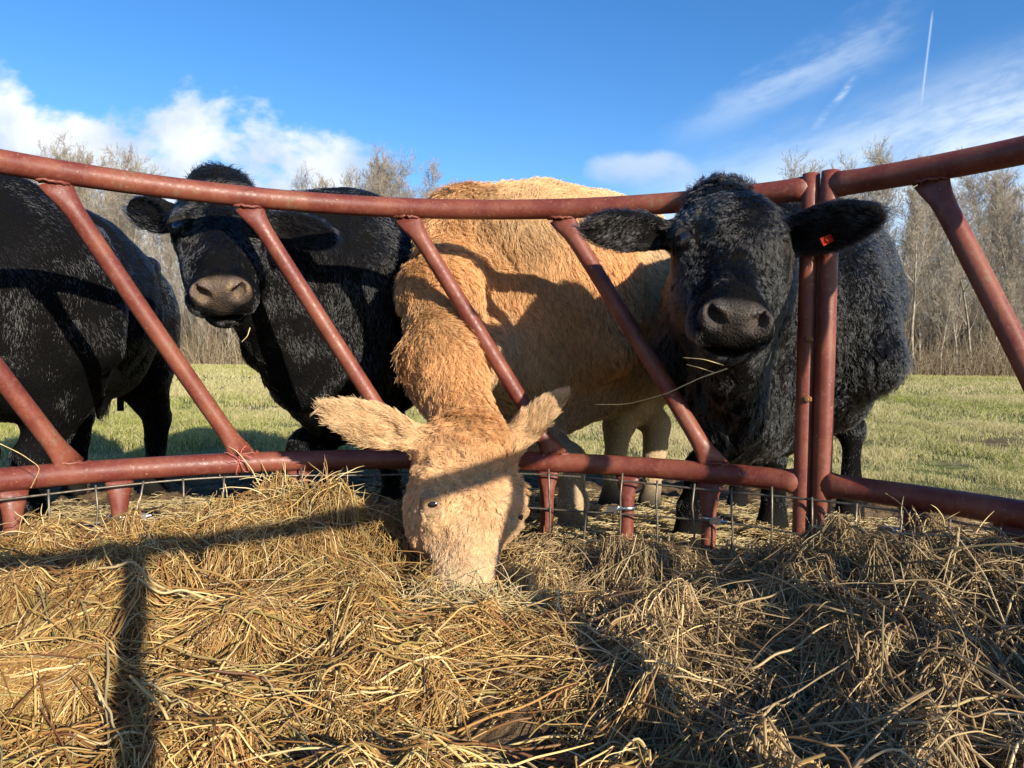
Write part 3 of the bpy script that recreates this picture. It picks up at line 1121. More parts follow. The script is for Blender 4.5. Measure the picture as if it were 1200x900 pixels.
def head_shapes(B, E, f, u, x, S, c, ears):
    """E eye midpoint, f towards the nose, u out of the face, x sideways; c coat settings"""
    M = np.array([x, f, u])
    L = lambda a, b_, d: E + S * (a * x + b_ * f + d * u)
    X, Fv, U = x, f, u
    face, fore, tuft, cheek, jaw, nose = (c[k] for k in ('face', 'fore', 'tuft', 'cheek', 'jaw', 'nose'))
    B.ell(L(0, -.085, -.045), np.array([.105, .10, .08]) * S, M, .05, flow=-Fv * .3 + U * .1, **fore)
    B.ell(L(0, c.get('poll', -.185), c.get('pollu', -.030)), np.array([c.get('pollw', .064), .072, .064]) * S, M, .05, flow=Fv * .7 + U * .8 , **tuft)
    B.ell(L(0, -.01, -.035), np.array([.090, .085, .066]) * S, M, .04, flow=-Fv * .5, **fore)
    B.ell(L(0, -.06, -.13), np.array([.085, .12, .09]) * S, M, .05, flow=Fv * .3 - U, **cheek)
    B.ell(L(0, -.135, c.get('domeu', -.035)), np.array([.090, .090, .065]) * S, M, .05, flow=-Fv * .2 + U * .3, **fore)
    for s in (-1, 1):
        B.ell(L(s * .080, -.028, .000), np.array([.034, .042, .026]) * S, M, .03, flow=-Fv * .3 + X * s, **fore)
        B.ell(L(s * .086, .005, -.025), np.array([.034, .045, .042]) * S, M, .03, flow=Fv * .6 - U * .5, **face)
        B.ell(L(s * .062 * c.get('mas', 1), .045 - .075 * (c.get('mas', 1) > 1), -.105), np.array([.047 * c.get('mas', 1), .115 - .02 * (c.get('mas', 1) > 1), .085]) * S, M, .04, flow=Fv * .3 - U, **cheek)
        B.ell(L(s * .040, .130, -.070), np.array([.034, .11, .042]) * S, M, .04, flow=Fv * .6 - U * .8, **face)
        B.ell(L(s * .046 * c.get('mz', 1), .238, -.070), np.array([.040, .055, .040]) * S, M, .03, flow=Fv - U * .4, **jaw)
    B.cone(L(0, .00, -.022), L(0, .215, -.030), .056 * S, .043 * S, .03, w=X, s=1.05, flow=Fv, **face)
    B.cone(L(0, -.02, -.165), L(0, .20, -.125 + .02 * (1 - c.get('jw', 1)) * 5), .056 * S, .040 * c.get('jw', 1) * S, .04, flow=Fv * .4 - U, **jaw)
    B.ell(L(0, .232, -.048), np.array([.072 * c.get('mz', 1), .056, .052]) * S, M, .030, flow=Fv, **jaw)
    B.ell(L(0, .262, -.048), np.array([.062 * c.get('mz', 1), .036, .056]) * S, M, .015, flow=Fv, sig=.006, **nose)
    for s in (-1, 1):
        B.ell(L(s * .044, .272, -.024), np.array([.028, .026, .027]) * S, M, .012, flow=Fv, sig=.006, **nose)
    B.ell(L(0, .225, -.128), np.array([.050, .048, .028]) * S, M, .02, flow=Fv, **jaw)
    # mouth, nostrils, eye sockets
    B.ell(L(0, .541, -.055), np.array([.25, .25, .25]) * S, M, .018, op='sub')
    B.ell(L(0, .262, -.101), np.array([.078, .062, .0045]) * S, M, .012, op='sub')
    for s in (-1, 1):
        a = R_(32) * s
        m2 = np.array([x * math.cos(a) + u * math.sin(a), f, -x * math.sin(a) + u * math.cos(a)])
        B.ell(L(s * .040, .288, -.022), np.array([.0200, .032, .0155]) * S, m2, .008, op='sub')
        B.ell(L(s * .050, .281, -.010), np.array([.012, .02, .007]) * S, m2, .008, op='sub')
        B.ell(L(s * .110, .012, .018), np.array([.023, .021, .019]) * S, M, .008, op='sub')
        # lids
        B.cone(L(s * .080, -.012 + c.get('lid', .004), .021), L(s * .114, -.012 + c.get('lid', .004), .004), (.010 + c.get('lid', .004) * .4) * S, (.009 + c.get('lid', .004) * .4) * S, .012, flow=X * s, **face)
        B.cone(L(s * .082, .034, .013), L(s * .114, .033, -.004), .006 * S, .006 * S, .012, flow=X * s, **face)
        B.cone(L(s * .106, -.012, -.022), L(s * .104, .030, -.020), .006 * S, .007 * S, .01, flow=X * s, **face)
    # ears: a cupped leaf on a stalk
    for s, (tip, nv, wid) in zip((-1, 1), ears):
        b0 = L(s * .086, c.get('earf', -.118), -.055)
        t = nrm(np.array(tip) - b0)
        Ln = np.linalg.norm(np.array(tip) - b0)
        n = np.array(nv, float)
        n = nrm(n - t * (n @ t))
        w = np.cross(t, n)
        Me = np.array([t, w, n])
        cc = b0 + t * Ln * .60
        B.cone(b0, b0 + t * Ln * .42, .034 * S, .028 * S, .04, flow=t, **c['ear'])
        B.ell(cc, np.array([Ln * .44, wid, .030]), Me, .02, flow=t + w * .1, **c['ear'])
        B.ell(cc + n * .022 + t * .01, np.array([Ln * .38, wid * .78, .030]), Me, .012, op='sub')
        B.ell(cc + n * -.004 + t * .01, np.array([Ln * .34, wid * .7, .016]), Me, .01, flow=t + w * .2, **c['earin'])
    return L, M


def leg(B, pts, rads, c, hoofcol, side):
    pts = [np.array(p, float) for p in pts]
    for i in range(len(pts) - 1):
        B.cone(pts[i], pts[i + 1], rads[i], rads[i + 1], 0.035 if i == 0 else 0.02, flow=(0, 0, -1), **c)
    p = pts[-1]
    fwd = side
    B.cone(p + np.array([0, 0, .0]), p + np.array([fwd[0] * .03, fwd[1] * .03, -.055]), .043, .055, .012, flow=(0, 0, -1), sig=.005, dens=0.0, len=0.004, col=hoofcol)


def make_fur(name, parent, V, F, N, mat, count, cam_cut=True, clump=0.012, rad=0.0005, K=6, seed=1, cull=None, A=None, waves=1.4):
    r = np.random.default_rng(seed)
    area = vnormals(V, F)[1]
    cen = V[F].mean(1)
    fn = nrm(N[F].mean(1))
    w = area * np.maximum(A['dens'][F].mean(1)[:, 0], 0)
    view = np.array([0, 0, CAMZ]) - cen
    dist = np.linalg.norm(view, axis=1)
    facing = (fn * view).sum(1) / dist
    w = w * np.where(facing > -0.25, 1.0, 0.16) / np.clip(dist / 2.0, 0.75, 1.6) ** 1.3
    if cull is not None:
        w = w * cull(cen)
    # short hair needs more strands
    ln = A['len'][F].mean(1)[:, 0]
    w = w * np.clip(0.03 / np.maximum(ln, 0.004), 0.7, 2.2) ** 0.6
    idx = np.searchsorted(np.cumsum(w) / w.sum(), r.random(count))
    idx = np.minimum(idx, len(F) - 1)
    a, b = r.random((count, 1)), r.random((count, 1))
    q = F[idx]
    W4 = np.concatenate([(1 - a) * (1 - b), a * (1 - b), a * b, (1 - a) * b], 1)
    it = lambda X_: (X_[q] * W4[..., None]).sum(1)
    p = it(V)
    n = nrm(it(N))
    fl = it(A['flow']); L = it(A['len']); cu = it(A['curl']); col = it(A['col'])
    fl = fl - n * (fl * n).sum(1, keepdims=True)
    fm = np.linalg.norm(fl, axis=1, keepdims=True)
    t = fl / (fm + 1e-4)
    ang = (0.5 * vnoise(p, 9.0, seed)[:, None] + 0.55 * vnoise(p, 26.0, seed + 3)[:, None] + 0.25 * vnoise(p, 70.0, seed + 4)[:, None]) * (0.35 + 1.9 * cu)
    ang = ang + r.normal(size=(count, 1)) * 0.12
    bt = np.cross(n, t)
    t = t * np.cos(ang) + bt * np.sin(ang)
    bt = np.cross(n, t)
    # clumps
    pw = p + 0.4 * clump * np.stack([vnoise(p, 60, 1 + seed), vnoise(p, 60, 2 + seed), vnoise(p, 60, 3 + seed)], -1)
    key = np.floor(pw / clump).astype(np.int64)
    h = (key[:, 0] * 73856093) ^ (key[:, 1] * 19349663) ^ (key[:, 2] * 83492791)
    uq, inv = np.unique(h, return_inverse=True)
    cnt = np.bincount(inv)
    cr = np.stack([np.bincount(inv, p[:, k]) / cnt for k in range(3)], -1)
    cr = cr[inv]
    cph = r.random(len(uq))[inv][:, None] * 6.28
    crn = r.random(len(uq))[inv][:, None]
    clen = (0.75 + 0.5 * crn)
    lift0 = (0.28 + 0.30 * np.clip(vnoise(p, 18.0, seed + 8)[:, None], -1, 1) + 0.55 * cu * crn)
    short = np.clip(L / .03, .25, 1)
    lift0 = np.clip(lift0, 0, None) * (.25 + .75 * short)
    L = L * (1 + (clen - 1) * short) * (0.75 + 0.5 * r.random((count, 1)))
    L = L * (1 + 0.25 * vnoise(p, 12.0, seed + 5)[:, None])
    s = np.linspace(0, 1, K)
    P = [p - n * 0.002]
    for i in range(K - 1):
        si = s[i]
        lift = lift0 * (1 - 0.95 * si) + 0.02
        wav = cu * (0.95) * np.sin(cph + si * 6.28 * waves + 1.5 * crn)
        wav2 = cu * 0.40 * np.cos(cph * 1.7 + si * 6.28 * waves)
        d = nrm(t + bt * wav + n * (lift + np.maximum(wav2, -lift)) + r.normal(size=(count, 3)) * 0.07)
        P.append(P[-1] + d * L / (K - 1))
    P = np.stack(P, 1)
    pull = (cr - p) - n * ((cr - p) * n).sum(1, keepdims=True)
    amt = (0.55 + 0.35 * crn) * np.clip(it(A['len']) / .032, .10, 1)
    P = P + pull[:, None] * (s[None, :, None] ** 1.2) * amt[:, None]
    # colour: clump to clump variation
    k = 1.0 + 0.22 * vnoise(p, 7.0, seed + 20)[:, None] + 0.22 * (crn - 0.5)
    col = np.clip(col * k, 0.001, 0.95)
    rr = rad * (0.7 + 0.6 * r.random((count, 1))) * np.clip(np.linalg.norm(p - np.array([0, 0, CAMZ]), axis=1)[:, None] / 1.9, 0.8, 1.7) * np.array([[1.0, 0.95, 0.85, 0.7, 0.5, 0.15]][:1])[:, :K]
    return strands(name, P, rr, mat, parent, col)


def unit(v):
    return nrm(np.array(v, float))


def build_cow(key, label, P, c, furmat, skincol, nosecol, counts, seed):
    """P: dict of world positions that pose the animal"""
    B = Body()
    ax = unit(P['rump'] - P['chest'])           # runs towards the tail
    ax[2] *= 0.3; ax = unit(ax)
    side = unit(np.cross(ax, [0, 0, 1.0]))      # sideways
    up = np.array([0, 0, 1.0])
    M = np.array([side, ax, up])
    ch, mid, ru = P['chest'], P['mid'], P['rump']
    w1, w2, w3 = P['hw']; h1, h2, h3 = P['hh']
    bf = ax * .8 - up * .45
    B.ell(mid, [w2, np.linalg.norm(ru - ch) * .47, h2], M, .10, flow=bf, sig=.06, **c['side'])
    B.ell(ch, [w1, .30, h1], M, .10, flow=ax * .3 - up, sig=.06, **c['shoulder'])
    B.ell(ru, [w3, .34, h3], M, .10, flow=ax * .4 - up * .7, sig=.06, **c['side'])
    B.cone(ch + up * (h1 * .70), ru + up * (h3 * .75), .10, .12, .10, flow=ax, sig=.06, **c['back'])
    B.cone(ch + up * (-h1 * .55) - ax * .14, ch - up * (h1 * .65) + ax * .2, .12, .11, .08, flow=-up, sig=.05, **c['belly'])
    B.ell(mid - up * (h2 * .62), [w2 * .72, .45, h2 * .36], M, .08, flow=ax * .3 - up, sig=.05, **c['belly'])
    # neck
    for a, b, ra, rb, s, cc in P['neck']:
        nd = unit(np.array(b) - np.array(a))
        lat = unit(np.cross(nd, [0, 0, 1.0]) if abs(nd[2]) < .93 else side)
        B.cone(a, b, ra, rb, P.get('nk', .09), w=lat, s=s, flow=P.get('neckflow', -nd * .6 - up * .6), sig=.05, **c[cc])
    for q in P.get('extra', []):
        B.ell(q[0], q[1], M, q[2], flow=q[4], sig=.04, **c[q[3]])
    # head
    E, Nz = np.array(P['E']), np.array(P['N'])
    f = unit(Nz - E)
    x = np.array(P['lat'], float)
    x = unit(x - f * (x @ f))
    u = np.cross(f, x)
    S = P['S']
    L, Mh = head_shapes(B, E, f, u, x, S, c, P['ears'])
    hoof = (0.035, 0.03, 0.026)
    hf = -ax
    # shoulder blade, ribs, hip bones and the hollow before them
    for sd in (-1, 1):
        B.cone(ch + side * (-sd * w1 * .78) + up * (h1 * .62) + ax * .10, ch + side * (-sd * w1 * .98) - up * (h1 * .35) - ax * .10, .045, .075, .06, flow=ax * .3 - up, sig=.04, **c['shoulder'])
        B.ell(ru + side * (-sd * w3 * .80) + up * (h3 * .62) - ax * .20, [.05, .10, .05], M, .07, flow=ax * .4 - up, sig=.04, **c['side'])
        B.ell(ru + side * (-sd * (w3 + .16)) + up * (h3 * .18) - ax * .34, [.13, .10, .15], M, .12, op='sub') if P.get('hollow', True) else None
    # legs
    for sd, foot in zip((-1, 1), P['front']):
        sh = ch + side * (-sd * w1 * .72) - up * .02
        foot = np.array(foot, float)
        el = ch + side * (-sd * w1 * .62) - up * (h1 * .72) + ax * .02
        kn = foot * .92 + el * .08; kn[2] = foot[2] + (el[2] - foot[2]) * .52
        fe = foot + np.array([0, 0, .11])
        B.ell(sh, [.10, .17, .27], M, .08, flow=ax * .2 - up, sig=.04, **c['shoulder'])
        leg(B, [el, kn, fe, foot + np.array([0, 0, .06])], [.088, .052, .036, .044], c['leg'], hoof, hf)
        B.ell(kn, [.053, .053, .065], k=.02, flow=-up, **c['leg'])
        B.ell(fe, [.045, .045, .04], k=.02, flow=-up, **c['leg'])
    for sd, foot in zip((-1, 1), P['hind']):
        foot = np.array(foot, float)
        hip = ru + side * (-sd * w3 * .60) - up * (h3 * .05)
        st = ru + side * (-sd * w3 * .62) - up * (h3 * .95) - ax * .08
        hk = foot + ax * .06; hk[2] = foot[2] + (st[2] - foot[2]) * .62
        fe = foot + np.array([0, 0, .12])
        B.ell(hip - up * .08, [.15, .24, .30], M, .08, flow=-up + ax * .2, sig=.04, **c['side'])
        leg(B, [st, hk, fe, foot + np.array([0, 0, .06])], [.115, .056, .038, .045], c['leg'], hoof, hf)
        B.ell(hk, [.048, .062, .065], M, k=.02, flow=-up, **c['leg'])
    if 'tuft' in P:
        q = np.array(P['tuft'])
        B.cone(q, q - up * .07, .022, .01, .04, flow=-up, sig=.01, len=.05, curl=.2, col=c['belly']['col'])
    lo = np.min([q['lo'] for q in B.pr], 0) - .03
    hi = np.max([q['hi'] for q in B.pr], 0) + .03
    hc = E + f * .08 * S
    fine, coarse = P.get('res', (.0052, .016))
    xs = axis_grid(lo[0], hi[0], coarse, fine, hc[0] - .22, hc[0] + .22)
    ys = axis_grid(lo[1], hi[1], coarse, fine, hc[1] - .24, hc[1] + .20)
    zs = axis_grid(lo[2], hi[2], coarse, fine, hc[2] - .24, hc[2] + .24)
    V, F = B.polygonise(xs, ys, zs)
    N, _ = vnormals(V, F)
    A = B.attrs(V)
    cF = np.cross(V[F[:, 2]] - V[F[:, 0]], V[F[:, 3]] - V[F[:, 1]])
    if cF[np.argmax(V[F].mean(1)[:, 2]), 2] < 0:
        F = F[:, ::-1].copy(); N = -N
    # loose skin: broad unevenness everywhere but the head, folds on neck and brisket
    far_ = sstep(np.linalg.norm(V - (E + f * .08 * S), axis=1), .20, .45)
    disp = far_ * (.009 * fbm(V, 5.5, 2, seed) + .004 * vnoise(V, 16, seed + 2))
    fold = np.abs(vnoise(V * np.array([1, 1, .28]), 17, seed + 5)) + .4 * np.abs(vnoise(V * np.array([1, 1, .3]), 33, seed + 6))
    disp = disp + A['fold'][:, 0] * far_ * .030 * (.45 - fold)
    V = V + N * disp[:, None]
    N, _ = vnormals(V, F)
    # hide colour: dark muzzle skin shows only at the nose
    cols = np.ones((len(V), 4), np.float32)
    nz = np.clip(A['nose'] * 2.6 - .9, 0, 1)
    sand = np.clip(fbm(V, 60, 2, 4)[:, None] * .9 + .15, 0, 1) * P.get('sand', .3)
    nc = np.array(nosecol) * (1 - sand) + np.array([.30, .20, .11]) * sand
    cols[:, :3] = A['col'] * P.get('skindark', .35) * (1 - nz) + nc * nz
    cols[:, 3:4] = 1 - nz * .85
    # bare darker rims round the eyes
    for s_ in (-1, 1):
        ec = E + S * (s_ * .104 * x + .012 * f + .008 * u)
        k_ = (1 - sstep(np.linalg.norm(V - ec, axis=1), .022 * S, .032 * S))[:, None]
        cols[:, :3] = cols[:, :3] * (1 - k_) + np.array(P.get('lidcol', [.034, .028, .026])) * k_
    org = np.array([(ch[0] + ru[0]) / 2, (ch[1] + ru[1]) / 2, 0.0])
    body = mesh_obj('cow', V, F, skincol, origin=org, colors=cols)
    tag(body, label, 'cow')
    # eyes
    for s in (-1, 1):
        me_c = E + S * (s * .095 * x + .011 * f + .000 * u)
        a = np.linspace(0, np.pi, 14)[1:-1]; b_ = np.linspace(0, 2 * np.pi, 22, endpoint=False)
        r = P.get('eyer', .0205) * S
        Vs = [me_c + np.array([0, 0, r])] + [me_c + r * np.array([math.sin(i_) * math.cos(j), math.sin(i_) * math.sin(j), math.cos(i_)]) for i_ in a for j in b_] + [me_c - np.array([0, 0, r])]
        Fs = [(0, 1 + j, 1 + (j + 1) % 22) for j in range(22)]
        for i_ in range(11):
            for j in range(22):
                k, k2 = 1 + i_ * 22 + j, 1 + i_ * 22 + (j + 1) % 22
                Fs.append((k, k + 22, k2 + 22, k2))
        l = len(Vs) - 1
        Fs += [(l, 1 + 11 * 22 + (j + 1) % 22, 1 + 11 * 22 + j) for j in range(22)]
        mesh_obj('eye', Vs, Fs, EYEBALL, body)
    for s_ in (-1, 1):
        ec = E + S * (s_ * .104 * x + .012 * f + .008 * u)
        ed = np.linalg.norm((V - ec) * 1.0, axis=1)
        k_ = sstep(ed / P.get('eyeclear', 1.22), .018 * S, .030 * S)[:, None]
        A['dens'] = A['dens'] * k_
        A['len'] = A['len'] * (.35 + .65 * sstep(ed, .022 * S, .05 * S)[:, None])
    if counts:
        make_fur('coat', body, V, F, N, furmat, counts[0], A=A, seed=seed, clump=P.get('clump', .012), rad=P.get('rad', .0005), waves=P.get('waves', 1.4))
    # tail
    tb = ru + ax * (.33) + up * (h3 * .55)
    tp = [tb, tb + ax * .05 - up * .10, tb + ax * .07 - up * .35, tb + ax * .06 - up * .65]
    Vt, Ft = sweep(tp, [.035, .028, .02, .016], seg=10)
    tl = mesh_obj('tail', Vt, Ft, skincol, body, colors=np.tile(np.array(c['side']['col'] ), (len(Vt), 1)))
    return body, L, (x, f, u), B

# ------------------------------------------------------------------ the four cattle
def coat(len, curl, col, dens=1.0, **k):
    d = dict(len=len, curl=curl, col=col, dens=dens)
    d.update(k)
    return d


def black_coats(base, shag=1.0, curl=0.5, sheen=1.0):
    b = np.array(base)
    return dict(
        side=coat(.042 * shag, curl, b * 1.1), shoulder=coat(.038 * shag, curl, b), back=coat(.030 * shag, curl * .8, b * 1.3),
        poll=-.215, pollu=-.01, pollw=.082, domeu=-.012, belly=coat(.045 * shag, curl, b * .9), neck=coat(.030 * shag, curl * .9, b, fold=.35), dewlap=coat(.030 * shag, curl * .5, b, fold=1.0),
        leg=coat(.014, .2, b * 1.1), face=coat(.015, .35, b, 6), fore=coat(.027 * shag, 1.0, b * 1.1, 3), tuft=coat(.055 * shag, .6, b * 1.2, 3.0),
        cheek=coat(.012, .35, b, 4), jaw=coat(.010, .2, b, 6), nose=dict(len=.002, curl=0, col=b, dens=0.0, nose=1.0),
        ear=coat(.026, .3, b * 2), earin=coat(.020, .35, np.array([.020, .015, .013]), 1.5))


SKIN_B = mat_skin('black_hide')
SKIN_T = mat_skin('golden_hide', bstr=0.2)

def front_and_hind(ch, ru, w1, w3, z, side, ax):
    pass


# --- right: shaggy black cow with its head through the bars
def cow_right():
    W = pix
    E = W(855, 285, 1.585); N = W(868, 376, 1.345)
    P = dict(hollow=False, chest=np.array([.74, 2.13, .80]), mid=np.array([1.02, 2.66, .90]), rump=np.array([1.22, 3.22, .90]),
             hw=(.26, .33, .27), hh=(.33, .33, .30), E=E, N=N, lat=(1, .03, -.03), S=.95,
             ears=((W(686, 266, 1.58), (0.12, -1, -.45), .045), (W(1030, 251, 1.46), (-.12, -1, -.30), .051)),
             neck=[((.49, 1.63, .90), (.60, 1.95, .83), .135, .19, .78, 'neck'),
                   ((.60, 1.95, .83), (.78, 2.3, .88), .19, .23, .85, 'neck'),
                   ((.485, 1.62, .78), (.56, 1.90, .56), .080, .115, .75, 'dewlap'),
                   ((.56, 1.90, .55), (.68, 2.05, .54), .105, .12, .85, 'dewlap')],
             neckflow=(-.1, .15, -1),
             front=((.52, 2.12, .15), (.86, 2.42, .14)), hind=((1.0, 3.25, .05), (1.42, 3.1, .05)),
             clump=.013, rad=.00052, sand=.25, waves=1.6)
    c = black_coats((.008, .0074, .0072), .74, .70)
    c['fore'] = coat(.022, 1.0, np.array([.016, .0145, .0135]), 3)
    c['tuft'] = coat(.040, .7, np.array([.018, .016, .014]), 3)
    return build_cow('right', 'shaggy black cow pushing its head through the bars, orange tag in its ear', P, c, FUR_B, SKIN_B,
                     (.080, .064, .058), (230000,), 11)


# --- left: black cow standing just behind the rail
def cow_left():
    W = pix
    E = W(256, 263, 1.955); N = W(257, 347, 1.73)
    P = dict(chest=np.array([-.56, 2.52, .84]), mid=np.array([-.66, 3.10, .84]), rump=np.array([-.78, 3.75, .90]),
             hw=(.26, .34, .28), hh=(.37, .38, .32), E=E, N=N, lat=(1, .10, -.06), S=.98,
             ears=((W(150, 246, 2.10), (.1, -1, -.5), .056), (W(390, 281, 2.06), (-.25, -1, .15), .048)),
             neck=[((-.80, 2.15, 1.02), (-.66, 2.45, .98), .135, .20, .8, 'neck'),
                   ((-.66, 2.42, .98), (-.54, 2.65, .98), .20, .25, .85, 'neck'),
                   ((-.76, 2.08, .88), (-.64, 2.32, .66), .095, .13, .75, 'dewlap'),
                   ((-.64, 2.32, .66), (-.58, 2.45, .56), .13, .15, .8, 'dewlap')],
             extra=[((-.56, 2.6, 1.08), (.13, .26, .10), .1, 'back', (0, 1, -.2))],
             neckflow=(.25, .3, -.8),
             front=((-.72, 2.50, .13), (-.42, 2.62, .13)), hind=((-.92, 3.8, .03), (-.58, 3.7, .03)),
             clump=.009, rad=.00042, sand=.95, waves=.8)
    c = black_coats((.011, .010, .010), .55, .25)
    c['tuft'] = coat(.04, .4, np.array((.04, .034, .026)))
    c['fore'] = coat(.022, .5, np.array((.016, .014, .012)))
    return build_cow('left', 'black cow watching from behind the top rail, muzzle dusted with sand', P, c, FUR_B, SKIN_B,
                     (.15, .105, .085), (180000,), 12)


# --- far left: black cow turned away, its head out of the picture
def cow_far():
    E = np.array([-1.78, 1.50, .62]); N = np.array([-1.62, 1.34, .42])
    P = dict(chest=np.array([-1.50, 2.20, .82]), mid=np.array([-1.74, 2.85, .84]), rump=np.array([-1.86, 3.38, .86]),
             hw=(.27, .36, .28), hh=(.34, .38, .31), E=E, N=N, lat=(.7, .7, 0), S=.98,
             ears=(((-1.98, 1.38, .66), (0, -1, -.3), .055), ((-1.70, 1.74, .74), (.5, -.5, 0), .055)),
             neck=[((-1.80, 1.62, .70), (-1.62, 1.98, .86), .12, .20, .8, 'neck'),
                   ((-1.66, 1.85, .68), (-1.55, 2.10, .66), .12, .17, .8, 'dewlap')],
             neckflow=(.1, .3, -.8),
             front=((-1.38, 2.12, .13), (-1.62, 2.28, .13)), hind=((-1.68, 3.50, .04), (-2.02, 3.45, .04)),
             extra=[((-1.36, 2.2, .72), (.10, .2, .33), .07, 'shoulder', (0, .3, -1))],
             tuft=(-1.52, 2.75, .50), clump=.008, rad=.00042, res=(.016, .016), waves=.5)
    c = black_coats((.011, .010, .010), .45, .12)
    return build_cow('far', 'black cow seen from the shoulder back, its head outside the picture', P, c, FUR_B, SKIN_B,
                     (.05, .04, .035), (150000,), 13)


# --- the golden cow eating hay
def cow_tan():
    W = pix
    E = W(557, 592, 1.60); N = np.array([-.050, 1.42, .125])
    gold = np.array([.56, .275, .095]); cream = np.array([.62, .47, .29]); pale = np.array([.50, .37, .225]); white = np.array([.66, .52, .34])
    g2 = np.array([.58, .385, .20])
    c = dict(side=coat(.026, .50, g2 * .15 + pale * .88), shoulder=coat(.030, .55, gold * .8 + g2 * .25), back=coat(.030, .45, g2),
             belly=coat(.026, .4, pale), neck=coat(.038, .60, gold * .8 + cream * .2), dewlap=coat(.03, .5, pale, fold=.6), leg=coat(.013, .25, pale * 1.05),
             face=coat(.014, .5, cream * .62 + gold * .25 + white * .1, 6), mas=1.06, jw=.72, mz=.84, lid=.0135, earf=-.172, poll=-.165, pollu=-.022, pollw=.058, fore=coat(.034, 1.3, cream * .35 + gold * .65, 3), tuft=coat(.070, .8, gold * 1.0, 3.5),
             cheek=coat(.020, .5, cream * .7 + gold * .3), jaw=coat(.009, .3, white, 9), nose=dict(len=.002, curl=0, col=white, dens=0.0, nose=1.0),
             ear=coat(.026, .2, cream * .6 + gold * .4, 2), earin=coat(.020, .3, cream, 2))
    P = dict(chest=np.array([.10, 2.50, .84]), mid=np.array([.31, 2.88, .89]), rump=np.array([.50, 3.35, .93]),
             hw=(.28, .36, .29), hh=(.37, .42, .33), E=E, N=N, lat=(.82, .57, .09), S=1.0,
             ears=((W(382, 480, 1.60), (-.1, -1, -.15), .046), (W(660, 462, 1.76), (.1, -1, .1), .031)),
             neck=[((-.10, 1.80, .48), (-.190, 1.95, .66), .078, .084, 1.0, 'neck'),
                   ((-.190, 1.95, .66), (-.205, 2.14, .86), .084, .092, 1.0, 'neck'),
                   ((-.205, 2.14, .86), (-.16, 2.36, 1.07), .092, .108, 1.0, 'neck'),
                   ((-.16, 2.36, 1.07), (.08, 2.66, 1.08), .118, .17, 1.0, 'neck'),
                   ((-.15, 2.05, .62), (.04, 2.42, .74), .06, .13, .8, 'dewlap')],
             extra=[((.08, 2.5, 1.08), (.24, .34, .15), .1, 'back', (0, 1, -.2)), ((.28, 2.9, 1.11), (.27, .45, .14), .1, 'back', (.3, 1, -.3))],
             neckflow=(.45, -.35, -.8),
             front=((-.12, 2.40, .14), (.19, 2.25, .13)), hind=((.41, 2.98, .10), (.58, 3.05, .09)),
             clump=.013, rad=.00062, sand=.2, nk=.10, eyer=.0185, skindark=.6, eyeclear=.85, lidcol=(.30, .18, .10), waves=1.5)
    return build_cow('tan', 'golden tan cow with its head down through the bars eating hay', P, c, FUR_T, SKIN_T,
                     (.42, .24, .17), (280000,), 14)


cowR = cow_right()
cowL = cow_left()
cowF = cow_far()
cowT = cow_tan()


def make_ear_tag():
    # where the ear's inner face lies in the direction the tag is seen
    V = np.array([v.co for v in cowR[0].data.vertices]) + np.array(cowR[0].location)
    ray = unit(pix(969, 281, 1.5) - np.array([0, 0, CAMZ]))
    q = V - np.array([0, 0, CAMZ])
    t = q @ ray
    near = np.linalg.norm(q - t[:, None] * ray, axis=1) < .008
    d = t[near].min() - .010
    c = np.array([0, 0, CAMZ]) + ray * d
    parts = [box(c, (.0125, .0014, .0085), [unit((.9, 0.1, .42)), unit((-.1, 1, 0)), unit((-.42, 0, .9))]),
             sweep([c + np.array([0, -.001, 0]), c + np.array([0, -.005, 0])], .0050, seg=12),
             sweep([c + np.array([0, .0, 0]), c + np.array([0, .030, 0])], .0028, seg=8)]
    V, F = merge(parts)
    o = mesh_obj('ear_tag', V, F, TAG_ORANGE, cowR[0], smooth=False)


make_ear_tag()

# ------------------------------------------------------------------ hay in the feeder
HAY_PTS = [(0, 625, 1.45), (100, 622, 1.58), (200, 600, 1.66), (300, 578, 1.72), (400, 572, 1.78), (450, 595, 1.78), (560, 640, 1.85), (640, 640, 1.85), (750, 637, 1.80),
           (850, 645, 1.68), (930, 648, 1.58), (1000, 640, 1.36), (1100, 650, 1.26), (1200, 648, 1.20), (1060, 640, 1.50), (550, 716, 1.38), (560, 700, 1.48), (470, 676, 1.55),
           (400, 700, 1.25), (300, 650, 1.45), (200, 700, 1.2), (0, 680, 1.15), (0, 800, .95), (200, 800, .95), (160, 760, 1.02), (400, 795, .98), (500, 860, .85), (300, 900, .8),
           (0, 900, .8), (700, 700, 1.42), (700, 770, 1.12), (600, 900, .92), (700, 900, .85), (850, 860, .98), (900, 760, 1.14), (1000, 705, 1.18), (820, 690, 1.38),
           (1100, 800, .92), (1200, 760, .95), (1200, 900, .75), (1000, 900, .80), (620, 720, 1.28), (480, 760, 1.12)]
_hp = np.array([pix(*q) for q in HAY_PTS])
_ex = np.array([(.75, .15, .34), (.95, .05, .35), (.85, -.15, .36), (.6, -.3, .36), (.3, -.3, .32), (.0, -.3, .3), (0, .3, .22), (.3, .3, .28), (-.4, .3, .24), (-.8, .4, .26), (-1.1, .7, .26),
                (-.9, 1.0, .30), (-.5, -.1, .28), (.75, .5, .34), (1.0, .5, .32), (.8, .9, .36), (1.0, .8, .34), (.9, 1.2, .34), (-1.1, 1.2, .26), (-.15, .75, .22)])
_hp = np.concatenate([_hp, _ex])
_hp[:len(HAY_PTS), 2] -= .018
_hp[:, 2] += .030 * np.exp(-((_hp[:, 0] - .62) / .25) ** 2 - ((_hp[:, 1] - 1.2) / .22) ** 2) + .025 * np.exp(-((_hp[:, 0] + .42) / .25) ** 2 - ((_hp[:, 1] - 1.72) / .15) ** 2)


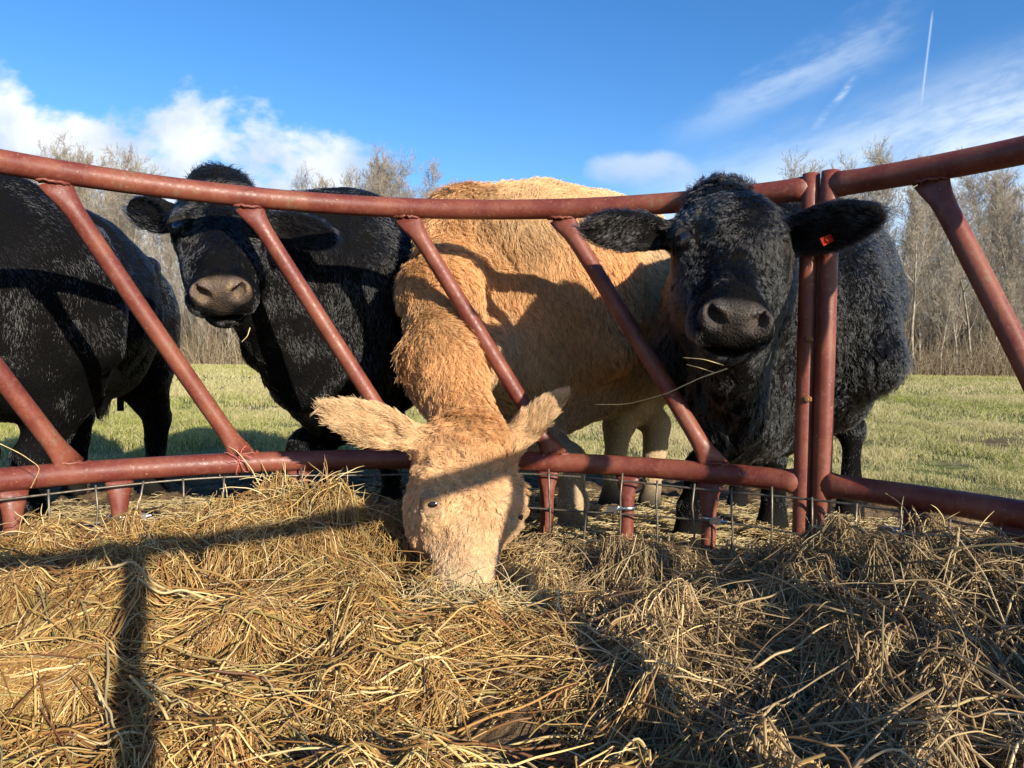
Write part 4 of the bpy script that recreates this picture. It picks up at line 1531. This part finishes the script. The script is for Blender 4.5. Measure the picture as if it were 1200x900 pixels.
_cr = np.random.default_rng(77)
_cc = _cr.random((24, 24, 2))
_ch = _cr.random((24, 24, 4))
CELL = .17
def hay_cells(x, y):
    """matted wads: for each point its wad's height bump, direction and crease depth"""
    p = np.stack([x, y, np.zeros_like(x)], -1)
    wx = x + .05 * vnoise(p, 6, 70) + .02 * vnoise(p, 19, 73)
    wy = (y + .05 * vnoise(p, 6, 71) + .02 * vnoise(p, 19, 74)) * 1.15
    gx, gy = np.floor(wx / CELL).astype(int), np.floor(wy / CELL).astype(int)
    d1 = np.full(len(x), 9.0); d2 = np.full(len(x), 9.0)
    bi = np.zeros(len(x), int); bj = np.zeros(len(x), int)
    ox = np.zeros(len(x)); oy = np.zeros(len(x))
    for a in (-1, 0, 1):
        for b in (-1, 0, 1):
            i, j = (gx + a) % 24, (gy + b) % 24
            cx = (gx + a + _cc[i, j, 0]) * CELL; cy = (gy + b + _cc[i, j, 1]) * CELL
            d = np.hypot(wx - cx, wy - cy)
            n = d < d1
            d2 = np.where(n, d1, np.minimum(d2, d))
            bi, bj = np.where(n, i, bi), np.where(n, j, bj)
            ox, oy = np.where(n, wx - cx, ox), np.where(n, wy - cy, oy)
            d1 = np.where(n, d, d1)
    h = _ch[bi, bj]
    edge = sstep(d2 - d1, 0.0, .055)
    t = h[:, 1] * 6.283
    bump = edge * (.018 + .044 * h[:, 0]) + (ox * np.cos(t) + oy * np.sin(t)) * .34 * edge - .026
    return bump, h[:, 2] * 6.283, edge


def hay_z(x, y):
    sh = x.shape
    q = np.stack([x.ravel(), y.ravel()], -1)
    out = np.zeros(len(q))
    for i in range(0, len(q), 20000):
        d2 = ((q[i:i + 20000, None] - _hp[None, :, :2]) ** 2).sum(-1)
        w = 1 / (d2 + .0016) ** 1.6
        out[i:i + 20000] = (w * _hp[None, :, 2]).sum(1) / w.sum(1)
    p = np.stack([q[:, 0], q[:, 1], np.zeros(len(q))], -1)
    out = out + hay_cells(q[:, 0], q[:, 1])[0] + .010 * fbm(p, 6.5, 2, 2) + .006 * fbm(p, 30, 2, 6)
    r = np.hypot(q[:, 0] - RCX, q[:, 1] - RCY)
    edge = sstep(r, 1.12, 1.30)
    gz = ground_z(q[:, 0], q[:, 1], False) + .01 + .02 * np.abs(fbm(p, 9, 2, 8))
    out = out * (1 - edge) + gz * edge
    return out.reshape(sh)


def hay_flow(p):
    """the way the stems lie: long waves, different in each tuft"""
    _, a, _ = hay_cells(p[:, 0], p[:, 1])
    a = a + .8 * vnoise(p * np.array([1, 1, 0]), 8.0, 42)
    # combed down over the front of the right-hand mound
    return a


def hay_strands(n, region, Lr, rad, seed, lift=0.02, K=8, spread=0.9, thick=0.03):
    r = np.random.default_rng(seed)
    x, y = region(n, r)
    _, _, eg = hay_cells(x, y)
    kp = r.random(len(x)) < .36 + .64 * eg
    x, y = x[kp], y[kp]
    n = len(x)
    z = hay_z(x, y)
    p = np.stack([x, y, z], -1)
    ang = hay_flow(p) + r.normal(size=n) * spread * np.where(r.random(n) < .55, .45, 1.3)
    right = sstep(x + .25 * (y - 1.0), .05, .28)
    comb = -2.05 + .55 * vnoise(p * np.array([1, 1, 0]), 3.5, 51) + r.normal(size=n) * .42 + np.where(r.random(n) < .5, 0, .35)
    use = (r.random(n) < right * .8)
    ang = np.where(use, comb, ang)
    L = Lr[0] + (Lr[1] - Lr[0]) * r.random(n) ** 1.8
    L = L * np.where(use, 1.25, 1.0)
    curve = r.normal(size=n) * .8
    kink = r.normal(size=(n, K)) * .045
    bend = (r.random(n) < .22)
    kink[np.arange(n), r.integers(2, K - 1, n)] += np.where(bend, r.normal(size=n) * .9, 0)
    P = np.zeros((n, K, 3))
    q = p[:, :2].copy()
    a = ang.copy()
    # start half a length behind the root
    q = q - .5 * L[:, None] * np.stack([np.cos(a), np.sin(a)], -1)
    xy = []
    for i in range(K):
        xy.append(q.copy())
        a = a + curve * L / K + kink[:, i]
        q = q + (L / (K - 1))[:, None] * np.stack([np.cos(a), np.sin(a)], -1)
    xy = np.stack(xy, 1)
    zz = hay_z(xy[..., 0], xy[..., 1])
    # stiff stems bridge the dips: average the ground under them
    s = np.linspace(0, 1, K)[None]
    chord = zz[:, :1] * (1 - s) + zz[:, -1:] * s
    stiff = .60 + .38 * r.random((n, 1))
    zz = zz * (1 - stiff) + np.maximum(chord, zz - .01) * stiff
    lay = -thick + (thick + lift) * r.random((n, 1))
    tilt = r.normal(size=(n, 1)) * np.where(r.random((n, 1)) < .35, .24, .09) * np.minimum(L, .07 + .15 * (L - .07).clip(0))[:, None]
    arch = np.abs(r.normal(size=(n, 1))) * .10 * np.minimum(L, .14)[:, None]
    zz = zz + lay + tilt * (s - .5) * 2 + arch * (1 - (2 * s - 1) ** 2) - arch * .4
    P[..., :2] = xy
    P[..., 2] = zz
    P += r.normal(size=P.shape) * .0009
    t = r.random((n, 1))
    pal = np.array([[.33, .175, .052], [.44, .265, .085], [.56, .38, .145], [.22, .105, .032], [.30, .225, .070], [.64, .48, .23], [.19, .080, .032], [.35, .26, .13]])
    pw = np.array([.22, .20, .15, .15, .09, .08, .06, .05])
    patch = vnoise(p, 3.0, 61)
    i = r.choice(len(pal), n, p=pw)
    col = pal[i] * (.85 + .3 * t) * (1 + .18 * patch[:, None])
    # right-hand heap: warm fill light put into the stem colours against bluish shade
    g = (right * .6)[:, None]
    col = col * (1 - g) + (col.mean(1, keepdims=True) * np.array([1.24, .93, .53])) * 1.15 * g
    rr = (rad[0] + (rad[1] - rad[0]) * r.random((n, 1)) ** 2.2) * np.array([[.8, 1, 1, 1, .95, .85, .7, .35]])[:, :K]
    return P, rr, col


def in_view(y0, y1, dens):
    def f(n, r):
        y = np.sqrt(r.random(n) * (y1 ** 2 - y0 ** 2) + y0 ** 2)
        x = y * (r.random(n) * 1.60 - .80)
        rr = np.hypot(x - RCX, y - RCY)
        k = rr < 1.26
        return x[k], y[k]
    return f


def make_hay():
    n = 200
    rr = np.linspace(.0, 1.36, 110)
    a = np.linspace(0, 2 * np.pi, 360, endpoint=False)
    X = RCX + (rr[:, None] + 1e-3) * np.sin(a)[None]
    Y = RCY + (rr[:, None] + 1e-3) * np.cos(a)[None]
    Z = hay_z(X, Y) - .055
    V = np.stack([X, Y, Z], -1).reshape(-1, 3)
    n, k = X.shape
    i = np.arange(n - 1)[:, None] * k + np.arange(k)[None]
    j = np.arange(n - 1)[:, None] * k + (np.arange(k)[None] + 1) % k
    F = np.stack([i, i + k, j + k, j], -1).reshape(-1, 4)
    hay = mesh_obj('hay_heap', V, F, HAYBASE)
    tag(hay, 'loose heap of sunlit brown and golden hay filling the feeder', 'hay', kind='stuff')
    Ps, Rs, Cs = [], [], []
    for (cnt, reg, Lr, rad, seed, lift, sp, th) in (
            (105000, in_view(.52, 2.0, 1), (.025, .10), (.00034, .00085), 1, .006, 1.1, .055),
            (60000, in_view(.52, 1.25, 1), (.03, .12), (.00034, .00085), 2, .010, 1.0, .045),
            (16000, in_view(.52, 2.0, 1), (.07, .24), (.0005, .0012), 3, .016, .8, .02),
            (5000, in_view(.52, 1.3, 1), (.10, .26), (.0009, .0020), 5, .022, .8, .02),
            (14000, in_view(1.1, 2.0, 1), (.025, .09), (.0006, .0011), 4, .022, 1.3, .02)):
        P, R1, C = hay_strands(cnt, reg, Lr, rad, seed, lift, 8, sp, th)
        Ps.append(P); Rs.append(R1); Cs.append(C)
    # out of view: the heap's own stems behind and beside the camera
    def ring_reg(n, r):
        rad = 1.2 * np.sqrt(r.random(n)); an = r.random(n) * 2 * np.pi
        x = RCX + rad * np.sin(an); y = RCY + rad * np.cos(an)
        k = (y < .5) | (np.abs(x) > .8 * y)
        k &= np.hypot(x, y) > .30
        return x[k], y[k]
    P, R1, C = hay_strands(26000, ring_reg, (.06, .2), (.0010, .0018), 9, .012, 8, .9, .03)
    Ps.append(P); Rs.append(R1); Cs.append(C)
    P = np.concatenate(Ps); Rr = np.concatenate(Rs); Cc = np.concatenate(Cs)
    # keep stems out of the space right round the camera
    ok = np.linalg.norm(P - np.array([0, 0, CAMZ]), axis=-1).min(1) > .28
    strands('loose_stems', P[ok], Rr[ok], STRAW, hay, Cc[ok])
    # stems standing up against the wire and poking out of the heap
    r = np.random.default_rng(31)
    n = 1500
    th = r.uniform(th_of(20, 600), th_of(1190, 640), n)
    dr = -.03 - .14 * r.random(n) ** 1.3
    x = RCX + (RR + dr) * np.sin(th); y = RCY + (RR + dr) * np.cos(th)
    p0 = np.stack([x, y, hay_z(x, y) - .02], -1)
    left = np.exp(-((th - th_of(330, 580)) / .22) ** 2) + .8 * np.exp(-((th - th_of(1120, 620)) / .16) ** 2)
    L = (.035 + .06 * r.random(n)) * (.7 + 1.1 * left * r.random(n))
    d = nrm(np.stack([r.normal(size=n) * .8, r.normal(size=n) * .6, .25 + .7 * r.random(n)], -1))
    P = [p0]
    for i in range(7):
        P.append(P[-1] + d * L[:, None] / 7)
        d = nrm(d + r.normal(size=(n, 3)) * .12 + np.array([0, 0, -.10]))
    P = np.stack(P, 1)
    pal = np.array([[.50, .36, .17], [.62, .48, .26], [.40, .27, .11], [.55, .45, .22]])
    C = pal[r.choice(4, n)]
    strands('upright_stems', P, np.array([1, 1, 1, .95, .9, .8, .6, .2]) * .0012, STRAW, hay, C)
    # wisps pushed up round the muzzle of the eating cow
    n = 420
    c0 = pix(548, 692, 1.37)
    p0 = c0 + np.stack([r.normal(size=n) * .075, r.normal(size=n) * .03 - .01, r.normal(size=n) * .008 - .022], -1)
    d = nrm(np.stack([r.normal(size=n), r.normal(size=n) * .4, .35 * np.abs(r.normal(size=n))], -1))
    L = .04 + .06 * r.random(n)
    P = [p0]
    for i in range(7):
        P.append(P[-1] + d * L[:, None] / 7)
        d = nrm(d + r.normal(size=(n, 3)) * .10 + np.array([0, 0, -.09]))
    strands('muzzle_stems', np.stack(P, 1), np.array([1, 1, 1, .95, .9, .8, .6, .2]) * .0009, STRAW, hay, pal[r.choice(4, n)] * .85)
    # litter trodden into the mud outside
    n = 24000
    rad = RR + .02 + 1.7 * r.random(n) ** 1.6
    an = r.uniform(-1.2, 1.2, n)
    x = RCX + rad * np.sin(an); y = RCY + rad * np.cos(an)
    z = ground_z(x, y)
    a = r.random(n) * 6.28
    L = .03 + .09 * r.random(n)
    P = []
    for i in range(5):
        s = (i / 4 - .5) * L
        P.append(np.stack([x + np.cos(a) * s, y + np.sin(a) * s, z + .004 + .01 * r.random(n)], -1))
        a = a + r.normal(size=n) * .15
    o = strands('hay_litter', np.stack(P, 1), np.array([1, 1, 1, .9, .4]) * .0013, STRAW, None, pal[r.choice(4, n)] * .8)
    tag(o, 'wisps of hay trodden into the mud outside the feeder', 'hay', kind='stuff')


make_hay()


# ------------------------------------------------------------------ single stems in the cows' mouths and on the rail
STEM = mat_plain('pale_hay_stem', (.55, .42, .20), .6, .3, .2, 80)
def stem(name, pts, rad, label, cat='hay stem'):
    pts = np.array(pts)
    # smooth through the points
    t = np.linspace(0, len(pts) - 1, 8 * len(pts))
    P = np.stack([np.interp(t, np.arange(len(pts)), pts[:, k]) for k in range(3)], -1)
    for _ in range(6):
        P[1:-1] = (P[:-2] + P[2:] + 2 * P[1:-1]) / 4
    V, F = sweep(P, np.linspace(rad, rad * .45, len(P)), seg=6)
    o = mesh_obj(name, V, F, STEM, origin=P[0])
    tag(o, label, cat)


W = pix
stem('hay_stem', [W(852, 432, 1.36), W(820, 443, 1.38), W(780, 462, 1.44), W(735, 474, 1.52), W(697, 474, 1.60)], .0013, 'long curved stem of hay hanging from the shaggy cow\'s lips towards the tan cow')
stem('hay_stem', [W(848, 428, 1.345), W(825, 421, 1.35), W(800, 419, 1.38)], .0009, 'upper short wisp of hay sticking from the shaggy cow\'s lips')
stem('hay_stem', [W(838, 437, 1.35), W(820, 431, 1.36), W(804, 427, 1.39)], .0008, 'lower short wisp of hay sticking from the shaggy cow\'s lips')
stem('hay_stem', [W(898, 428, 1.345), W(902, 421, 1.34), W(904, 412, 1.34)], .0009, 'tiny bent hay stem at the corner of the shaggy cow\'s mouth')
stem('hay_stem', [W(293, 384, 1.86), W(290, 394, 1.85), W(283, 401, 1.85)], .0013, 'hooked hay stem hanging from the mouth of the cow behind the rail')
stem('hay_stem', [W(0, 520, 1.42), W(25, 532, 1.44), W(48, 548, 1.46), W(36, 572, 1.42)], .0010, 'thin looping hay stem caught on the left end of the bottom rail')
